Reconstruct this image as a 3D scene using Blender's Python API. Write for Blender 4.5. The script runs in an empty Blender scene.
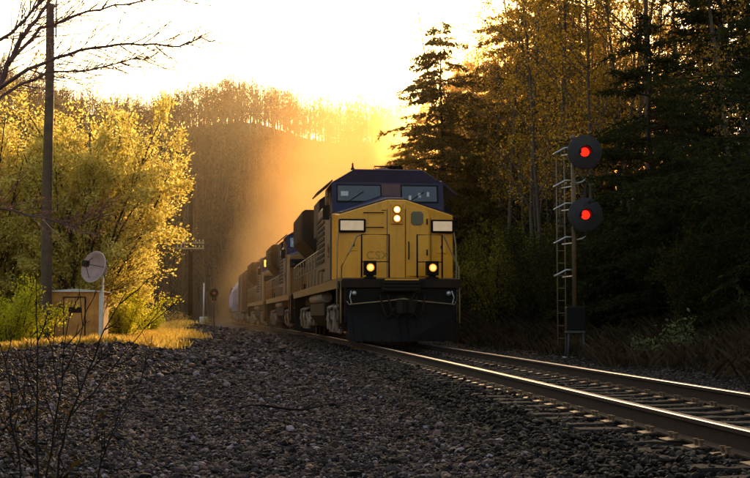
import bpy, math, random
import numpy as np
from mathutils import Vector, Matrix

R = math.radians
rng = np.random.default_rng(11)
random.seed(11)
COL = bpy.context.scene.collection
S = bpy.context.scene

# ------------------------------------------------------------------ camera, sky, sun, exposure
FPX = 1254.0                       # focal length in pixels of the 750 px wide photograph
CAM_H = 0.732                       # above the rail heads, which lie at z = 0
PITCH = math.atan(77.0 / FPX)
SUN_EL, SUN_AZ = R(12.4), R(4.8)   # azimuth to the right of +Y

cam_d = bpy.data.cameras.new('camera')
cam = bpy.data.objects.new('camera', cam_d); COL.objects.link(cam)
cam_d.sensor_width = 36; cam_d.lens = FPX / 750 * 36
cam_d.clip_start = 0.1; cam_d.clip_end = 5000
cam.location = (0, 0, CAM_H); cam.rotation_euler = (R(90) + PITCH, 0, 0)
S.camera = cam

W = bpy.data.worlds.new('World'); S.world = W; W.use_nodes = True
nt = W.node_tree; bg = nt.nodes['Background']
sky = nt.nodes.new('ShaderNodeTexSky'); sky.sky_type = 'NISHITA'; sky.sun_disc = False
sky.sun_elevation = SUN_EL; sky.sun_rotation = SUN_AZ
sky.air_density = 1.2; sky.dust_density = 5.0; sky.ozone_density = 0.3
nt.links.new(sky.outputs[0], bg.inputs[0]); bg.inputs[1].default_value = 0.15

sd = bpy.data.lights.new('sun', 'SUN'); sd.energy = 5.0; sd.angle = R(0.5); sd.color = (1.0, 0.62, 0.26)
sun = bpy.data.objects.new('sun', sd); COL.objects.link(sun)
sdir = Vector((math.sin(SUN_AZ) * math.cos(SUN_EL), math.cos(SUN_AZ) * math.cos(SUN_EL), math.sin(SUN_EL)))
sun.rotation_euler = (-sdir).to_track_quat('-Z', 'Y').to_euler()

S.view_settings.view_transform = 'Standard'; S.view_settings.look = 'None'
S.view_settings.exposure = 1.1; S.view_settings.gamma = 1; S.view_settings.use_curve_mapping = False
S.cycles.use_denoising = True
S.cycles.max_bounces = 8; S.cycles.diffuse_bounces = 3; S.cycles.glossy_bounces = 3
S.cycles.transmission_bounces = 4; S.cycles.volume_bounces = 1; S.cycles.transparent_max_bounces = 12
S.cycles.volume_step_rate = 1.0; S.cycles.volume_max_steps = 256

# ------------------------------------------------------------------ coordinates
def at(px, py, d):
    """The point seen at (px, py) of the photograph at ground distance d along +Y."""
    v = cam.rotation_euler.to_matrix() @ Vector(((px - 375) / FPX, (239 - py) / FPX, -1.0))
    v *= d / v.y
    return Vector((v.x, d, CAM_H + v.z))

_ys = np.linspace(-40, 620, 1321)
_sl = np.interp(_ys, [-40, 10, 90, 170, 230, 620], [0, 0, .055, .0175, .0175, .0175])
_sh = np.concatenate([[0], np.cumsum((_sl[1:] + _sl[:-1]) / 2 * np.diff(_ys))])
def xc(y):
    """Centre line of the track at distance y."""
    return 3.98 - .0997 * np.asarray(y, float) - np.interp(y, _ys, _sh)
def on_track(y):
    x = float(xc(y)); dx = float(xc(y + .5) - xc(y - .5))
    return Vector((x, y, 0)), math.atan2(-dx, 1.0)      # point and heading (rotation about z)

def smooth(a, b, v):
    u = np.clip((np.asarray(v, float) - a) / (b - a), 0, 1); return u * u * (3 - 2 * u)
def vnoise(x, y, s, seed=0):
    """cheap smooth noise, -1..1"""
    x = np.asarray(x, float) / s; y = np.asarray(y, float) / s; r = 0
    for k, (a, b, c) in enumerate([(1, .3, .1), (-.4, 1.1, 1.7), (.8, -.9, 3.1), (1.7, .6, 5.2), (-.7, 1.9, 2.4)]):
        r = r + np.sin(x * a * 2.1 + y * b * 2.1 + c + seed * 1.3 + k)
    return r / 3.2
def ground_z(x, y):
    x = np.asarray(x, float); y = np.asarray(y, float)
    t = x - xc(y)
    z = -.33 + .09 * smooth(2.9, 1.9, np.abs(t))
    z = z + .035 * vnoise(x, y, 2.6) * smooth(2.3, 4.5, np.abs(t)) + .012 * vnoise(x, y, .55, 3)
    # low gravel berm on the left
    z = z + .36 * np.exp(-((x + 6.4) / 3.3) ** 2 - ((y - 28) / 4.2) ** 2) * (1 + .18 * vnoise(x, y, 1.1, 8))
    z = z + .5 * np.exp(-((x + 13.2) / 2.6) ** 2 - ((y - 88) / 5) ** 2)
    # bank and hillside on the right of the line
    b = .42 * 1.2 * np.logaddexp(0, (t - 5.0) / 1.2) - .20 * 3 * np.logaddexp(0, (t - 19) / 3)
    z = z + b + .30 * vnoise(x, y, 3.5, 5) * smooth(4.5, 9, t)
    # wooded hill across the valley
    ridge = 56.5 - 5 * smooth(-60, 8, x) - 14 * smooth(30, 95, x) + 2.2 * vnoise(x, y * 0, 22, 4) + 4 * smooth(-40, -160, x)
    hill = ridge * smooth(222, 372, y) + 3 * vnoise(x, y, 28, 2) * smooth(240, 300, y)
    z = np.maximum(z, 0) * (1 - smooth(222, 330, y)) * (z > 0) + np.minimum(z, 0) + hill
    # valley side on the far left
    l = 24 * smooth(-30, -95, x) * smooth(20, 90, y)
    z = np.maximum(z, np.where(l > .05, l - .3, z))
    return z
def gz(x, y): return float(ground_z(np.array([x]), np.array([y]))[0])

# ------------------------------------------------------------------ materials
MATS = {}
def nodes_of(m): return m.node_tree.nodes, m.node_tree.links
def pmat(name, c, rough=.6, metal=0., var=.25, scale=6., c2=None, bump=0., bscale=40., coat=0., spec=.5, emit=None, es=0., coords='Object'):
    if name in MATS: return MATS[name]
    m = bpy.data.materials.new(name); m.use_nodes = True; n, l = nodes_of(m)
    p = n['Principled BSDF']
    p.inputs['Roughness'].default_value = rough; p.inputs['Metallic'].default_value = metal
    p.inputs['Coat Weight'].default_value = coat; p.inputs['Specular IOR Level'].default_value = spec
    tc = n.new('ShaderNodeTexCoord')
    nz = n.new('ShaderNodeTexNoise'); nz.inputs['Scale'].default_value = scale; nz.inputs['Detail'].default_value = 6; nz.inputs['Roughness'].default_value = .65
    l.new(tc.outputs[coords], nz.inputs['Vector'])
    rp = n.new('ShaderNodeValToRGB')
    c2 = c2 or tuple(v * (1 - var) for v in c)
    rp.color_ramp.elements[0].position = .32; rp.color_ramp.elements[0].color = (*c2, 1)
    rp.color_ramp.elements[1].position = .62; rp.color_ramp.elements[1].color = (*c, 1)
    l.new(nz.outputs['Fac'], rp.inputs[0]); l.new(rp.outputs[0], p.inputs['Base Color'])
    if bump:
        n2 = n.new('ShaderNodeTexNoise'); n2.inputs['Scale'].default_value = bscale; n2.inputs['Detail'].default_value = 5
        l.new(tc.outputs[coords], n2.inputs['Vector'])
        b = n.new('ShaderNodeBump'); b.inputs['Strength'].default_value = bump; b.inputs['Distance'].default_value = .02
        l.new(n2.outputs['Fac'], b.inputs['Height']); l.new(b.outputs[0], p.inputs['Normal'])
    if emit:
        p.inputs['Emission Color'].default_value = (*emit, 1); p.inputs['Emission Strength'].default_value = es
    MATS[name] = m; return m
def leafmat(name, cs, trans=.5, rough=.6, tint=(1, 1, 1)):
    """two sided leaf: reflects and lets light through; each leaf its own shade"""
    if name in MATS: return MATS[name]
    m = bpy.data.materials.new(name); m.use_nodes = True; n, l = nodes_of(m)
    n.remove(n['Principled BSDF'])
    g = n.new('ShaderNodeNewGeometry'); rp = n.new('ShaderNodeValToRGB')
    while len(rp.color_ramp.elements) < len(cs): rp.color_ramp.elements.new(.5)
    for k, c in enumerate(cs):
        rp.color_ramp.elements[k].position = k / (len(cs) - 1); rp.color_ramp.elements[k].color = (*c, 1)
    l.new(g.outputs['Random Per Island'], rp.inputs[0])
    d = n.new('ShaderNodeBsdfDiffuse'); t = n.new('ShaderNodeBsdfTranslucent'); mx = n.new('ShaderNodeMixShader')
    l.new(rp.outputs[0], d.inputs[0])
    mc = n.new('ShaderNodeMix'); mc.data_type = 'RGBA'; mc.blend_type = 'MULTIPLY'; mc.inputs[0].default_value = 1
    mc.inputs[7].default_value = (*tint, 1)
    l.new(rp.outputs[0], mc.inputs[6]); l.new(mc.outputs[2], t.inputs[0])
    mx.inputs[0].default_value = trans
    l.new(d.outputs[0], mx.inputs[1]); l.new(t.outputs[0], mx.inputs[2]); l.new(mx.outputs[0], n['Material Output'].inputs[0])
    MATS[name] = m; return m
def stonemat(name, cs, rough=.75):
    if name in MATS: return MATS[name]
    m = bpy.data.materials.new(name); m.use_nodes = True; n, l = nodes_of(m); p = n['Principled BSDF']
    p.inputs['Roughness'].default_value = rough; p.inputs['Specular IOR Level'].default_value = .12
    g = n.new('ShaderNodeNewGeometry'); rp = n.new('ShaderNodeValToRGB')
    while len(rp.color_ramp.elements) < len(cs): rp.color_ramp.elements.new(.5)
    for k, (pos, c) in enumerate(cs):
        rp.color_ramp.elements[k].position = pos; rp.color_ramp.elements[k].color = (*c, 1)
    l.new(g.outputs['Random Per Island'], rp.inputs[0])
    tc = n.new('ShaderNodeTexCoord'); nz = n.new('ShaderNodeTexNoise'); nz.inputs['Scale'].default_value = 45; nz.inputs['Detail'].default_value = 4
    l.new(tc.outputs['Object'], nz.inputs['Vector'])
    mx = n.new('ShaderNodeMix'); mx.data_type = 'RGBA'; mx.blend_type = 'MULTIPLY'; mx.inputs[0].default_value = .55
    l.new(rp.outputs[0], mx.inputs[6]); l.new(nz.outputs['Color'], mx.inputs[7])
    hs = n.new('ShaderNodeHueSaturation'); hs.inputs['Saturation'].default_value = .8; hs.inputs['Value'].default_value = 1.3
    l.new(mx.outputs[2], hs.inputs['Color']); l.new(hs.outputs[0], p.inputs['Base Color'])
    MATS[name] = m; return m

YEL = pmat('yellow_paint', (1.0, .40, .006), .36, var=.12, scale=2.5, c2=(.88, .33, .006), bump=.05, bscale=9, coat=.2)
def streaks(m, dark=(.10, .045, .012), amt=.5):
    n, l = nodes_of(m); p = n['Principled BSDF']; src = p.inputs['Base Color'].links[0].from_socket
    tc = n.new('ShaderNodeTexCoord'); mp = n.new('ShaderNodeMapping'); mp.inputs['Scale'].default_value = (14, 14, .9)
    nz = n.new('ShaderNodeTexNoise'); nz.inputs['Scale'].default_value = 1.0; nz.inputs['Detail'].default_value = 8; nz.inputs['Roughness'].default_value = .7
    l.new(tc.outputs['Object'], mp.inputs['Vector']); l.new(mp.outputs[0], nz.inputs['Vector'])
    rp = n.new('ShaderNodeMapRange'); rp.inputs[1].default_value = .54; rp.inputs[2].default_value = .78; rp.inputs[4].default_value = amt; l.new(nz.outputs['Fac'], rp.inputs[0])
    mx = n.new('ShaderNodeMix'); mx.data_type = 'RGBA'; l.new(rp.outputs[0], mx.inputs[0]); l.new(src, mx.inputs[6]); mx.inputs[7].default_value = (*dark, 1); l.new(mx.outputs[2], p.inputs['Base Color'])
streaks(YEL)
NAVY = pmat('navy_paint', (.014, .012, .060), .5, var=.4, scale=3, spec=.35)
GREYP = pmat('grey_side_paint', (.17, .092, .05), .55, var=.4, scale=2.5, c2=(.06, .034, .02)); streaks(GREYP, (.04, .025, .015), .7)
BLK = pmat('black_paint', (.006, .004, .0035), .6, var=.4, scale=8, spec=.15)
DIRTY = pmat('grimy_black_steel', (.020, .014, .011), .75, var=.6, scale=5, c2=(.032, .016, .009), bump=.2, spec=.12)
HANDR = pmat('dusty_handrail_steel', (.35, .22, .10), .45, var=.3)
TRUCKM = pmat('tan_truck_steel', (.36, .27, .20), .55, var=.5, scale=7, c2=(.14, .08, .05), bump=.3)  # pale tan with browner patches
STEEL = pmat('worn_rail_steel', (.52, .45, .43), .30, 1., var=.1, scale=3)
RUST = pmat('rusty_rail_steel', (.026, .014, .010), .8, var=.4, scale=20, bump=.2, spec=.2)
TIEM = pmat('creosoted_timber', (.020, .011, .006), .88, var=.6, scale=6, c2=(.008, .006, .005), bump=.9, bscale=25, spec=.3)
CONC = pmat('concrete', (.30, .29, .28), .8, var=.3, scale=8, bump=.2)
GLASS = pmat('dark_window_glass', (.02, .02, .025), .06, var=.2, spec=.8)
REFLG = pmat('blue_reflection_glass', (.10, .16, .30), .05, var=.2, coat=1., spec=1.)  # blue base colour stands in for the windscreen's reflection
MAROON = pmat('maroon_panel', (.10, .022, .02), .4, var=.3)
SILVER = pmat('galvanised_steel', (.55, .52, .50), .35, .7, var=.2, scale=12)
LAMPW = pmat('lit_headlight', (1, .9, .6), .3, emit=(1.0, .66, .24), es=2.4)
LAMPO = pmat('lit_ditch_light', (1, .7, .3), .3, emit=(1.0, .46, .08), es=1.35)
HALOR = pmat('amber_halo_ring', (1, .5, .1), .3, emit=(1.0, .30, .03), es=.55)  # glowing ring carries the orange halo around each lamp
NUMB = pmat('lit_number_board', (.55, .46, .34), .4, emit=(1.0, .66, .36), es=.15)
REDL = pmat('lit_red_signal_lens', (.9, .02, .01), .2, emit=(1.0, .012, .004), es=1.3)
CABGLINT = pmat('yellow_glint_window', (.8, .6, .1), .3, emit=(1.0, .62, .05), es=1.3)  # emission stands in for a yellow glint on the glass
BARK = pmat('bark', (.11, .075, .05), .85, var=.5, scale=9, bump=.6, bscale=30)
BARKD = pmat('dark_bark', (.026, .018, .014), .9, var=.5, scale=9, spec=.1, bump=.6, bscale=30)
BARKR = pmat('sun_tinted_bark', (.15, .07, .06), .8, var=.4, scale=9)  # red tone carries the tint of sun and haze on the branches
POLEM = pmat('tarred_pole_wood', (.10, .062, .036), .8, var=.5, scale=4, bump=.5, bscale=20)

# ------------------------------------------------------------------ mesh helpers
class MB:
    def __init__(s): s.v = []; s.f = []; s.m = []; s.sm = []
    def add(s, vs, fs, mi=0, smooth=False):
        b = len(s.v); s.v += [tuple(v) for v in vs]; s.f += [tuple(i + b for i in f) for f in fs]
        s.m += [mi] * len(fs); s.sm += [smooth] * len(fs); return s
    def box(s, x0, x1, y0, y1, z0, z1, mi=0):
        return s.add([(x0, y0, z0), (x1, y0, z0), (x1, y1, z0), (x0, y1, z0), (x0, y0, z1), (x1, y0, z1), (x1, y1, z1), (x0, y1, z1)],
                     [(0, 3, 2, 1), (4, 5, 6, 7), (0, 1, 5, 4), (1, 2, 6, 5), (2, 3, 7, 6), (3, 0, 4, 7)], mi)
    def prism(s, poly, axis, a, b, mi=0):
        """poly: 2-D outline; extruded along axis from a to b ('x': poly=(y,z), 'y': poly=(x,z), 'z': poly=(x,y))"""
        def P(p, t): return {'x': (t, p[0], p[1]), 'y': (p[0], t, p[1]), 'z': (p[0], p[1], t)}[axis]
        n = len(poly); vs = [P(p, a) for p in poly] + [P(p, b) for p in poly]
        fs = [tuple(range(n)), tuple(range(2 * n - 1, n - 1, -1))] + [(i, (i + 1) % n + 0, (i + 1) % n + n, i + n) for i in range(n)]
        return s.add(vs, fs, mi)
    def tube(s, pts, r, n=6, mi=0, caps=True):
        pts = [Vector(p) for p in pts]; k = len(pts); rs = r if isinstance(r, (list, tuple)) else [r] * k
        b = len(s.v); up = None
        for i, p in enumerate(pts):
            d = (pts[min(i + 1, k - 1)] - pts[max(i - 1, 0)])
            if d.length < 1e-9: d = Vector((0, 0, 1))
            d.normalize()
            if up is None or abs(up.dot(d)) > .98: up = Vector((0, 0, 1)) if abs(d.z) < .9 else Vector((1, 0, 0))
            a = d.cross(up).normalized(); c = a.cross(d)
            for j in range(n):
                an = 2 * math.pi * j / n; s.v.append(tuple(p + (a * math.cos(an) + c * math.sin(an)) * rs[i]))
        fs = []
        for i in range(k - 1):
            for j in range(n):
                fs.append((b + i * n + j, b + i * n + (j + 1) % n, b + (i + 1) * n + (j + 1) % n, b + (i + 1) * n + j))
        cf = [tuple(b + j for j in range(n - 1, -1, -1)), tuple(b + (k - 1) * n + j for j in range(n))] if caps else []
        s.f += fs + cf; s.m += [mi] * (len(fs) + len(cf)); s.sm += [n > 5] * len(fs) + [False] * len(cf); return s
    def cyl(s, p0, p1, r, n=16, mi=0, r1=None): return s.tube([p0, p1], [r, r if r1 is None else r1], n, mi)
    def lathe(s, prof, n=24, axis='z', c=(0, 0, 0), mi=0):
        """prof: (radius, height) pairs about axis through c"""
        b = len(s.v)
        for (r, h) in prof:
            for j in range(n):
                a = 2 * math.pi * j / n; u, w = r * math.cos(a), r * math.sin(a)
                q = {'z': (u, w, h), 'y': (u, h, w), 'x': (h, u, w)}[axis]
                s.v.append((q[0] + c[0], q[1] + c[1], q[2] + c[2]))
        for i in range(len(prof) - 1):
            for j in range(n):
                s.f.append((b + i * n + j, b + i * n + (j + 1) % n, b + (i + 1) * n + (j + 1) % n, b + (i + 1) * n + j)); s.m.append(mi); s.sm.append(True)
        return s
    def build(s, name, mats, parent=None, bevel=0., loc=None):
        me = bpy.data.meshes.new(name); me.from_pydata(s.v, [], s.f); me.update()
        for m in (mats if isinstance(mats, (list, tuple)) else [mats]): me.materials.append(m)
        me.polygons.foreach_set('material_index', s.m); me.polygons.foreach_set('use_smooth', s.sm)
        import bmesh
        bm = bmesh.new(); bm.from_mesh(me); bmesh.ops.recalc_face_normals(bm, faces=bm.faces); bm.to_mesh(me); bm.free()
        o = bpy.data.objects.new(name, me); COL.objects.link(o)
        if parent: o.parent = parent
        if loc is not None: o.location = loc
        if bevel:
            md = o.modifiers.new('bevel', 'BEVEL'); md.width = bevel; md.segments = 2; md.limit_method = 'ANGLE'; md.angle_limit = R(40)
        return o
def np_mesh(name, V, F, mats, parent=None, smooth_=False, mi=None):
    V = np.asarray(V, np.float32); F = np.asarray(F, np.int32); k = F.shape[1]
    me = bpy.data.meshes.new(name)
    me.vertices.add(len(V)); me.vertices.foreach_set('co', V.ravel())
    me.loops.add(F.size); me.loops.foreach_set('vertex_index', F.ravel())
    me.polygons.add(len(F)); me.polygons.foreach_set('loop_start', np.arange(len(F), dtype=np.int32) * k)
    me.update(calc_edges=True)
    for m in (mats if isinstance(mats, (list, tuple)) else [mats]): me.materials.append(m)
    if mi is not None: me.polygons.foreach_set('material_index', np.asarray(mi, np.int32))
    me.polygons.foreach_set('use_smooth', np.full(len(F), smooth_))
    o = bpy.data.objects.new(name, me); COL.objects.link(o)
    if parent: o.parent = parent
    return o
def tag(o, label=None, cat=None, group=None, kind=None):
    if label: o['label'] = label
    if cat: o['category'] = cat
    if group: o['group'] = group
    if kind: o['kind'] = kind
    return o
def thing(name, label, cat, loc=(0, 0, 0), rz=0, group=None):
    o = bpy.data.objects.new(name, None); COL.objects.link(o); o.empty_display_size = .2
    o.location = loc; o.rotation_euler = (0, 0, rz); return tag(o, label, cat, group)
def copy_tree(o, parent=None):
    c = o.copy(); COL.objects.link(c); c.parent = parent
    for ch in list(KIDS.get(o.name) or o.children): copy_tree(ch, c)
    return c
KIDS = {}
def place_copy(src, loc, rz=0, sc=1., label=None, group=None):
    c = copy_tree(src); c.location = loc; c.rotation_euler = (0, 0, rz); c.scale = (sc, sc, sc)
    if label: c['label'] = label
    if group: c['group'] = group
    return c

# ------------------------------------------------------------------ vegetation helpers
def seg_mesh(segs, n=4):
    """segs: rows p0(3) p1(3) r0 r1 -> one array of tapered prisms"""
    A = np.asarray(segs, float); p0, p1, r0, r1 = A[:, :3], A[:, 3:6], A[:, 6], A[:, 7]
    d = p1 - p0; d /= np.linalg.norm(d, axis=1, keepdims=True) + 1e-9
    up = np.where(np.abs(d[:, 2:3]) < .9, np.array([[0, 0, 1.]]), np.array([[1., 0, 0]]))
    a = np.cross(d, up); a /= np.linalg.norm(a, axis=1, keepdims=True) + 1e-9; c = np.cross(a, d)
    an = 2 * np.pi * np.arange(n) / n
    ring = a[:, None, :] * np.cos(an)[None, :, None] + c[:, None, :] * np.sin(an)[None, :, None]
    V = np.concatenate([p0[:, None] + ring * r0[:, None, None], p1[:, None] + ring * r1[:, None, None]], 1)
    b = (np.arange(len(A)) * 2 * n)[:, None, None]
    j = np.arange(n); q = np.stack([j, (j + 1) % n, (j + 1) % n + n, j + n], 1)[None]
    return V.reshape(-1, 3), (q + b).reshape(-1, 4)
def leaves(P, size, r, asp=.5, D=None, flat=0.):
    """rhombic leaves at points P"""
    P = np.asarray(P, float); n = len(P)
    if D is None: D = r.normal(size=(n, 3))
    D = D / (np.linalg.norm(D, axis=1, keepdims=True) + 1e-9)
    N = r.normal(size=(n, 3)); N[:, 2] += flat
    S_ = np.cross(D, N); S_ /= np.linalg.norm(S_, axis=1, keepdims=True) + 1e-9
    L = (size * r.uniform(.6, 1.35, n))[:, None]; w = L * asp * .5
    V = np.stack([P, P + D * L * .45 + S_ * w, P + D * L, P + D * L * .45 - S_ * w], 1)
    F = np.arange(4 * n).reshape(-1, 4)
    return V.reshape(-1, 3), F
def grow(r, segs, tips, p, d, L, rad, lev, cfg):
    """one limb: a wandering line of segments with side limbs"""
    k = cfg['seg'][lev]; q = Vector(p); d = Vector(d).normalized(); st = L / k
    for i in range(k):
        f0, f1 = i / k, (i + 1) / k
        w = cfg['wob'][lev]
        d = (d + Vector(r.normal(size=3)) * w + Vector((0, 0, cfg['up'][lev]))).normalized()
        q2 = q + d * st
        segs.append((*q, *q2, rad * (1 - .8 * f0) + .0015, rad * (1 - .8 * f1) + .0015))
        if lev < cfg['lev']:
            lo = cfg['start'][lev]
            nb = cfg['br'][lev] / k
            if f1 > lo:
                nn = int(nb) + (r.random() < nb - int(nb))
                for _ in range(nn):
                    t = r.random(); bp = q.lerp(q2, t); fr = f0 + (f1 - f0) * t
                    side = Vector(r.normal(size=3)); side = (side - d * side.dot(d)).normalized()
                    a = cfg['ang'][lev]; bd = d * math.cos(a) + side * math.sin(a)
                    bl = L * cfg['len'][lev] * (1 - cfg['tap'][lev] * fr) * r.uniform(.6, 1.2)
                    grow(r, segs, tips, bp, bd, bl, rad * (1 - .8 * fr) * cfg['rr'][lev], lev + 1, cfg)
        if lev >= cfg['lev'] - 1: tips.append((*q2, *d))
        q = q2
def plant(name, label, cat, segs, leafV=None, leafF=None, bark=None, leaf=None, nn=4, trunk='trunk', crown='crown', group=None):
    root = thing(name, label, cat, group=group)
    V, F = seg_mesh(segs, nn); np_mesh(trunk, V, F, bark, root, True)
    if leafV is not None and len(leafV): np_mesh(crown, leafV, leafF, leaf, root)
    return root

GOLDLEAF = leafmat('budding_gold_leaf', [(.14, .07, .008), (.42, .24, .02), (.66, .42, .04)], .7)
WILLOW = leafmat('pale_yellow_green_leaf', [(.28, .21, .035), (.62, .50, .09), (.84, .70, .16), (.92, .82, .32)], .66)
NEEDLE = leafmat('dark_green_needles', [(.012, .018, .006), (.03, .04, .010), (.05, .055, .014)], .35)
GLOWN = leafmat('sunlit_olive_needles', [(.04, .038, .006), (.11, .09, .012), (.20, .15, .02)], .6)  # sun glow put into the colour: lighter needles for trees near the sun
SHRUBL = leafmat('dull_green_leaf', [(.018, .018, .006), (.04, .04, .010), (.07, .06, .014)], .4)
LIMEL = leafmat('bright_yellow_green_leaf', [(.30, .30, .012), (.55, .52, .02), (.75, .70, .05)], .65)
FERNL = leafmat('pale_fern_green_leaf', [(.06, .075, .03), (.13, .15, .06), (.20, .20, .09)], .4)
STRAW = leafmat('dry_straw', [(.30, .18, .045), (.52, .35, .09), (.70, .52, .18)], .6)
WEEDD = leafmat('dead_brown_weeds', [(.03, .02, .012), (.07, .045, .025), (.11, .075, .04)], .4)

# ------------------------------------------------------------------ GROUND
def ground_sheet():
    ysl = [-60, -40, -20, -10, -4]; y = 0
    while y < 900:
        ysl.append(y); y += .22 if y < 12 else (.3 if y < 30 else (.5 if y < 60 else (1.5 if y < 120 else (4 if y < 460 else 40))))
    us = []; u = 0
    while u < 600:
        us.append(u); u += .22 if u < 5 else (.3 if u < 10 else (.7 if u < 20 else (2.5 if u < 60 else (8 if u < 160 else 60))))
    us = np.array(sorted(set([-v for v in us] + us)))
    Y, U = np.meshgrid(np.array(ysl, float), us, indexing='ij')
    X = U + np.where(Y < 200, xc(np.minimum(Y, 200)), xc(200.))
    Z = ground_z(X, Y)
    ny, nx = Y.shape; V = np.stack([X, Y, Z], -1).reshape(-1, 3)
    i = np.arange(ny - 1)[:, None] * nx + np.arange(nx - 1)[None]; i = i.ravel()
    F = np.stack([i, i + 1, i + nx + 1, i + nx], 1)
    m = bpy.data.materials.new('ground_gravel_and_leaf_litter'); m.use_nodes = True; n, l = nodes_of(m); p = n['Principled BSDF']
    p.inputs['Roughness'].default_value = .9; p.inputs['Specular IOR Level'].default_value = .2
    att = n.new('ShaderNodeAttribute'); att.attribute_name = 'gravel'
    tc = n.new('ShaderNodeTexCoord')
    vo = n.new('ShaderNodeTexVoronoi'); vo.inputs['Scale'].default_value = 17
    l.new(tc.outputs['Object'], vo.inputs['Vector'])
    rp = n.new('ShaderNodeValToRGB')
    for k, (pos, c) in enumerate([(0, (.006, .0035, .003)), (.6, (.018, .010, .010)), (1, (.04, .025, .026))]):
        if k > 1: rp.color_ramp.elements.new(pos)
        e = rp.color_ramp.elements[k]
        e.position = pos; e.color = (*c, 1)
    l.new(vo.outputs['Color'], rp.inputs[0])
    nz = n.new('ShaderNodeTexNoise'); nz.inputs['Scale'].default_value = 3; nz.inputs['Detail'].default_value = 9; nz.inputs['Roughness'].default_value = .75
    l.new(tc.outputs['Object'], nz.inputs['Vector'])
    r2 = n.new('ShaderNodeValToRGB'); r2.color_ramp.elements[0].position = .35; r2.color_ramp.elements[0].color = (.010, .006, .004, 1)
    r2.color_ramp.elements[1].position = .7; r2.color_ramp.elements[1].color = (.040, .023, .012, 1)
    l.new(nz.outputs['Fac'], r2.inputs[0])
    a2 = n.new('ShaderNodeAttribute'); a2.attribute_name = 'straw'
    r3 = n.new('ShaderNodeValToRGB'); r3.color_ramp.elements[0].position = .35; r3.color_ramp.elements[0].color = (.28, .17, .05, 1)
    r3.color_ramp.elements[1].position = .7; r3.color_ramp.elements[1].color = (.50, .34, .13, 1)
    l.new(nz.outputs['Fac'], r3.inputs[0])
    m1 = n.new('ShaderNodeMix'); m1.data_type = 'RGBA'; l.new(att.outputs['Fac'], m1.inputs[0]); l.new(r2.outputs[0], m1.inputs[6]); l.new(rp.outputs[0], m1.inputs[7])
    m2 = n.new('ShaderNodeMix'); m2.data_type = 'RGBA'; l.new(a2.outputs['Fac'], m2.inputs[0]); l.new(m1.outputs[2], m2.inputs[6]); l.new(r3.outputs[0], m2.inputs[7])
    l.new(m2.outputs[2], p.inputs['Base Color'])
    bu = n.new('ShaderNodeBump'); bu.inputs['Strength'].default_value = .8; bu.inputs['Distance'].default_value = .03
    l.new(vo.outputs['Distance'], bu.inputs['Height']); l.new(bu.outputs[0], p.inputs['Normal'])
    o = np_mesh('ground', V, F, m, None, True); tag(o, kind='structure')
    t = (X - xc(Y)).ravel(); x, yy = X.ravel(), Y.ravel()
    lim = np.where(yy < 34, -40, -5.2 - .0 * yy) + .8 * vnoise(x, yy, 3)
    g = smooth(0, 1.5, t - lim) * smooth(5.2, 3.6, t) * (yy < 240)
    st = smooth(.5, -2, t + 6.5 + .8 * vnoise(x, yy, 3)) * smooth(31, 35, yy) * smooth(170, 110, yy) * smooth(-32, -26, x)
    for nm, val in (('gravel', g), ('straw', st)):
        a = o.data.attributes.new(nm, 'FLOAT', 'POINT'); a.data.foreach_set('value', val.astype(np.float32))
ground_sheet()

ICO_V = None
def ico():
    t = (1 + 5 ** .5) / 2
    v = np.array([(-1, t, 0), (1, t, 0), (-1, -t, 0), (1, -t, 0), (0, -1, t), (0, 1, t), (0, -1, -t), (0, 1, -t), (t, 0, -1), (t, 0, 1), (-t, 0, -1), (-t, 0, 1)], float)
    v /= np.linalg.norm(v[0])
    f = np.array([(0, 11, 5), (0, 5, 1), (0, 1, 7), (0, 7, 10), (0, 10, 11), (1, 5, 9), (5, 11, 4), (11, 10, 2), (10, 7, 6), (7, 1, 8), (3, 9, 4), (3, 4, 2), (3, 2, 6), (3, 6, 8), (3, 8, 9), (4, 9, 5), (2, 4, 11), (6, 2, 10), (8, 6, 7), (9, 8, 1)])
    return v, f
def stones(name, P, s, mat, r):
    v, f = ico(); n = len(P)
    V = v[None] * r.uniform(.74, 1.16, (n, 12, 1)) * (r.uniform(.55, 1.3, (n, 1, 3)) * np.array([1, 1, .7])) * s[:, None, None]
    a = r.uniform(0, 6.283, n); b = r.normal(0, .45, n)
    ca, sa, cb, sb = np.cos(a), np.sin(a), np.cos(b), np.sin(b); Z0 = np.zeros(n); O = np.ones(n)
    Rz = np.stack([np.stack([ca, -sa, Z0], 1), np.stack([sa, ca, Z0], 1), np.stack([Z0, Z0, O], 1)], 1)
    Rx = np.stack([np.stack([O, Z0, Z0], 1), np.stack([Z0, cb, -sb], 1), np.stack([Z0, sb, cb], 1)], 1)
    V = np.einsum('nij,nkj->nki', Rz @ Rx, V) + P[:, None]
    F = f[None] + (np.arange(n) * 12)[:, None, None]
    o = np_mesh(name, V.reshape(-1, 3), F.reshape(-1, 3), mat); tag(o, kind='stuff'); return o

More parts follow.
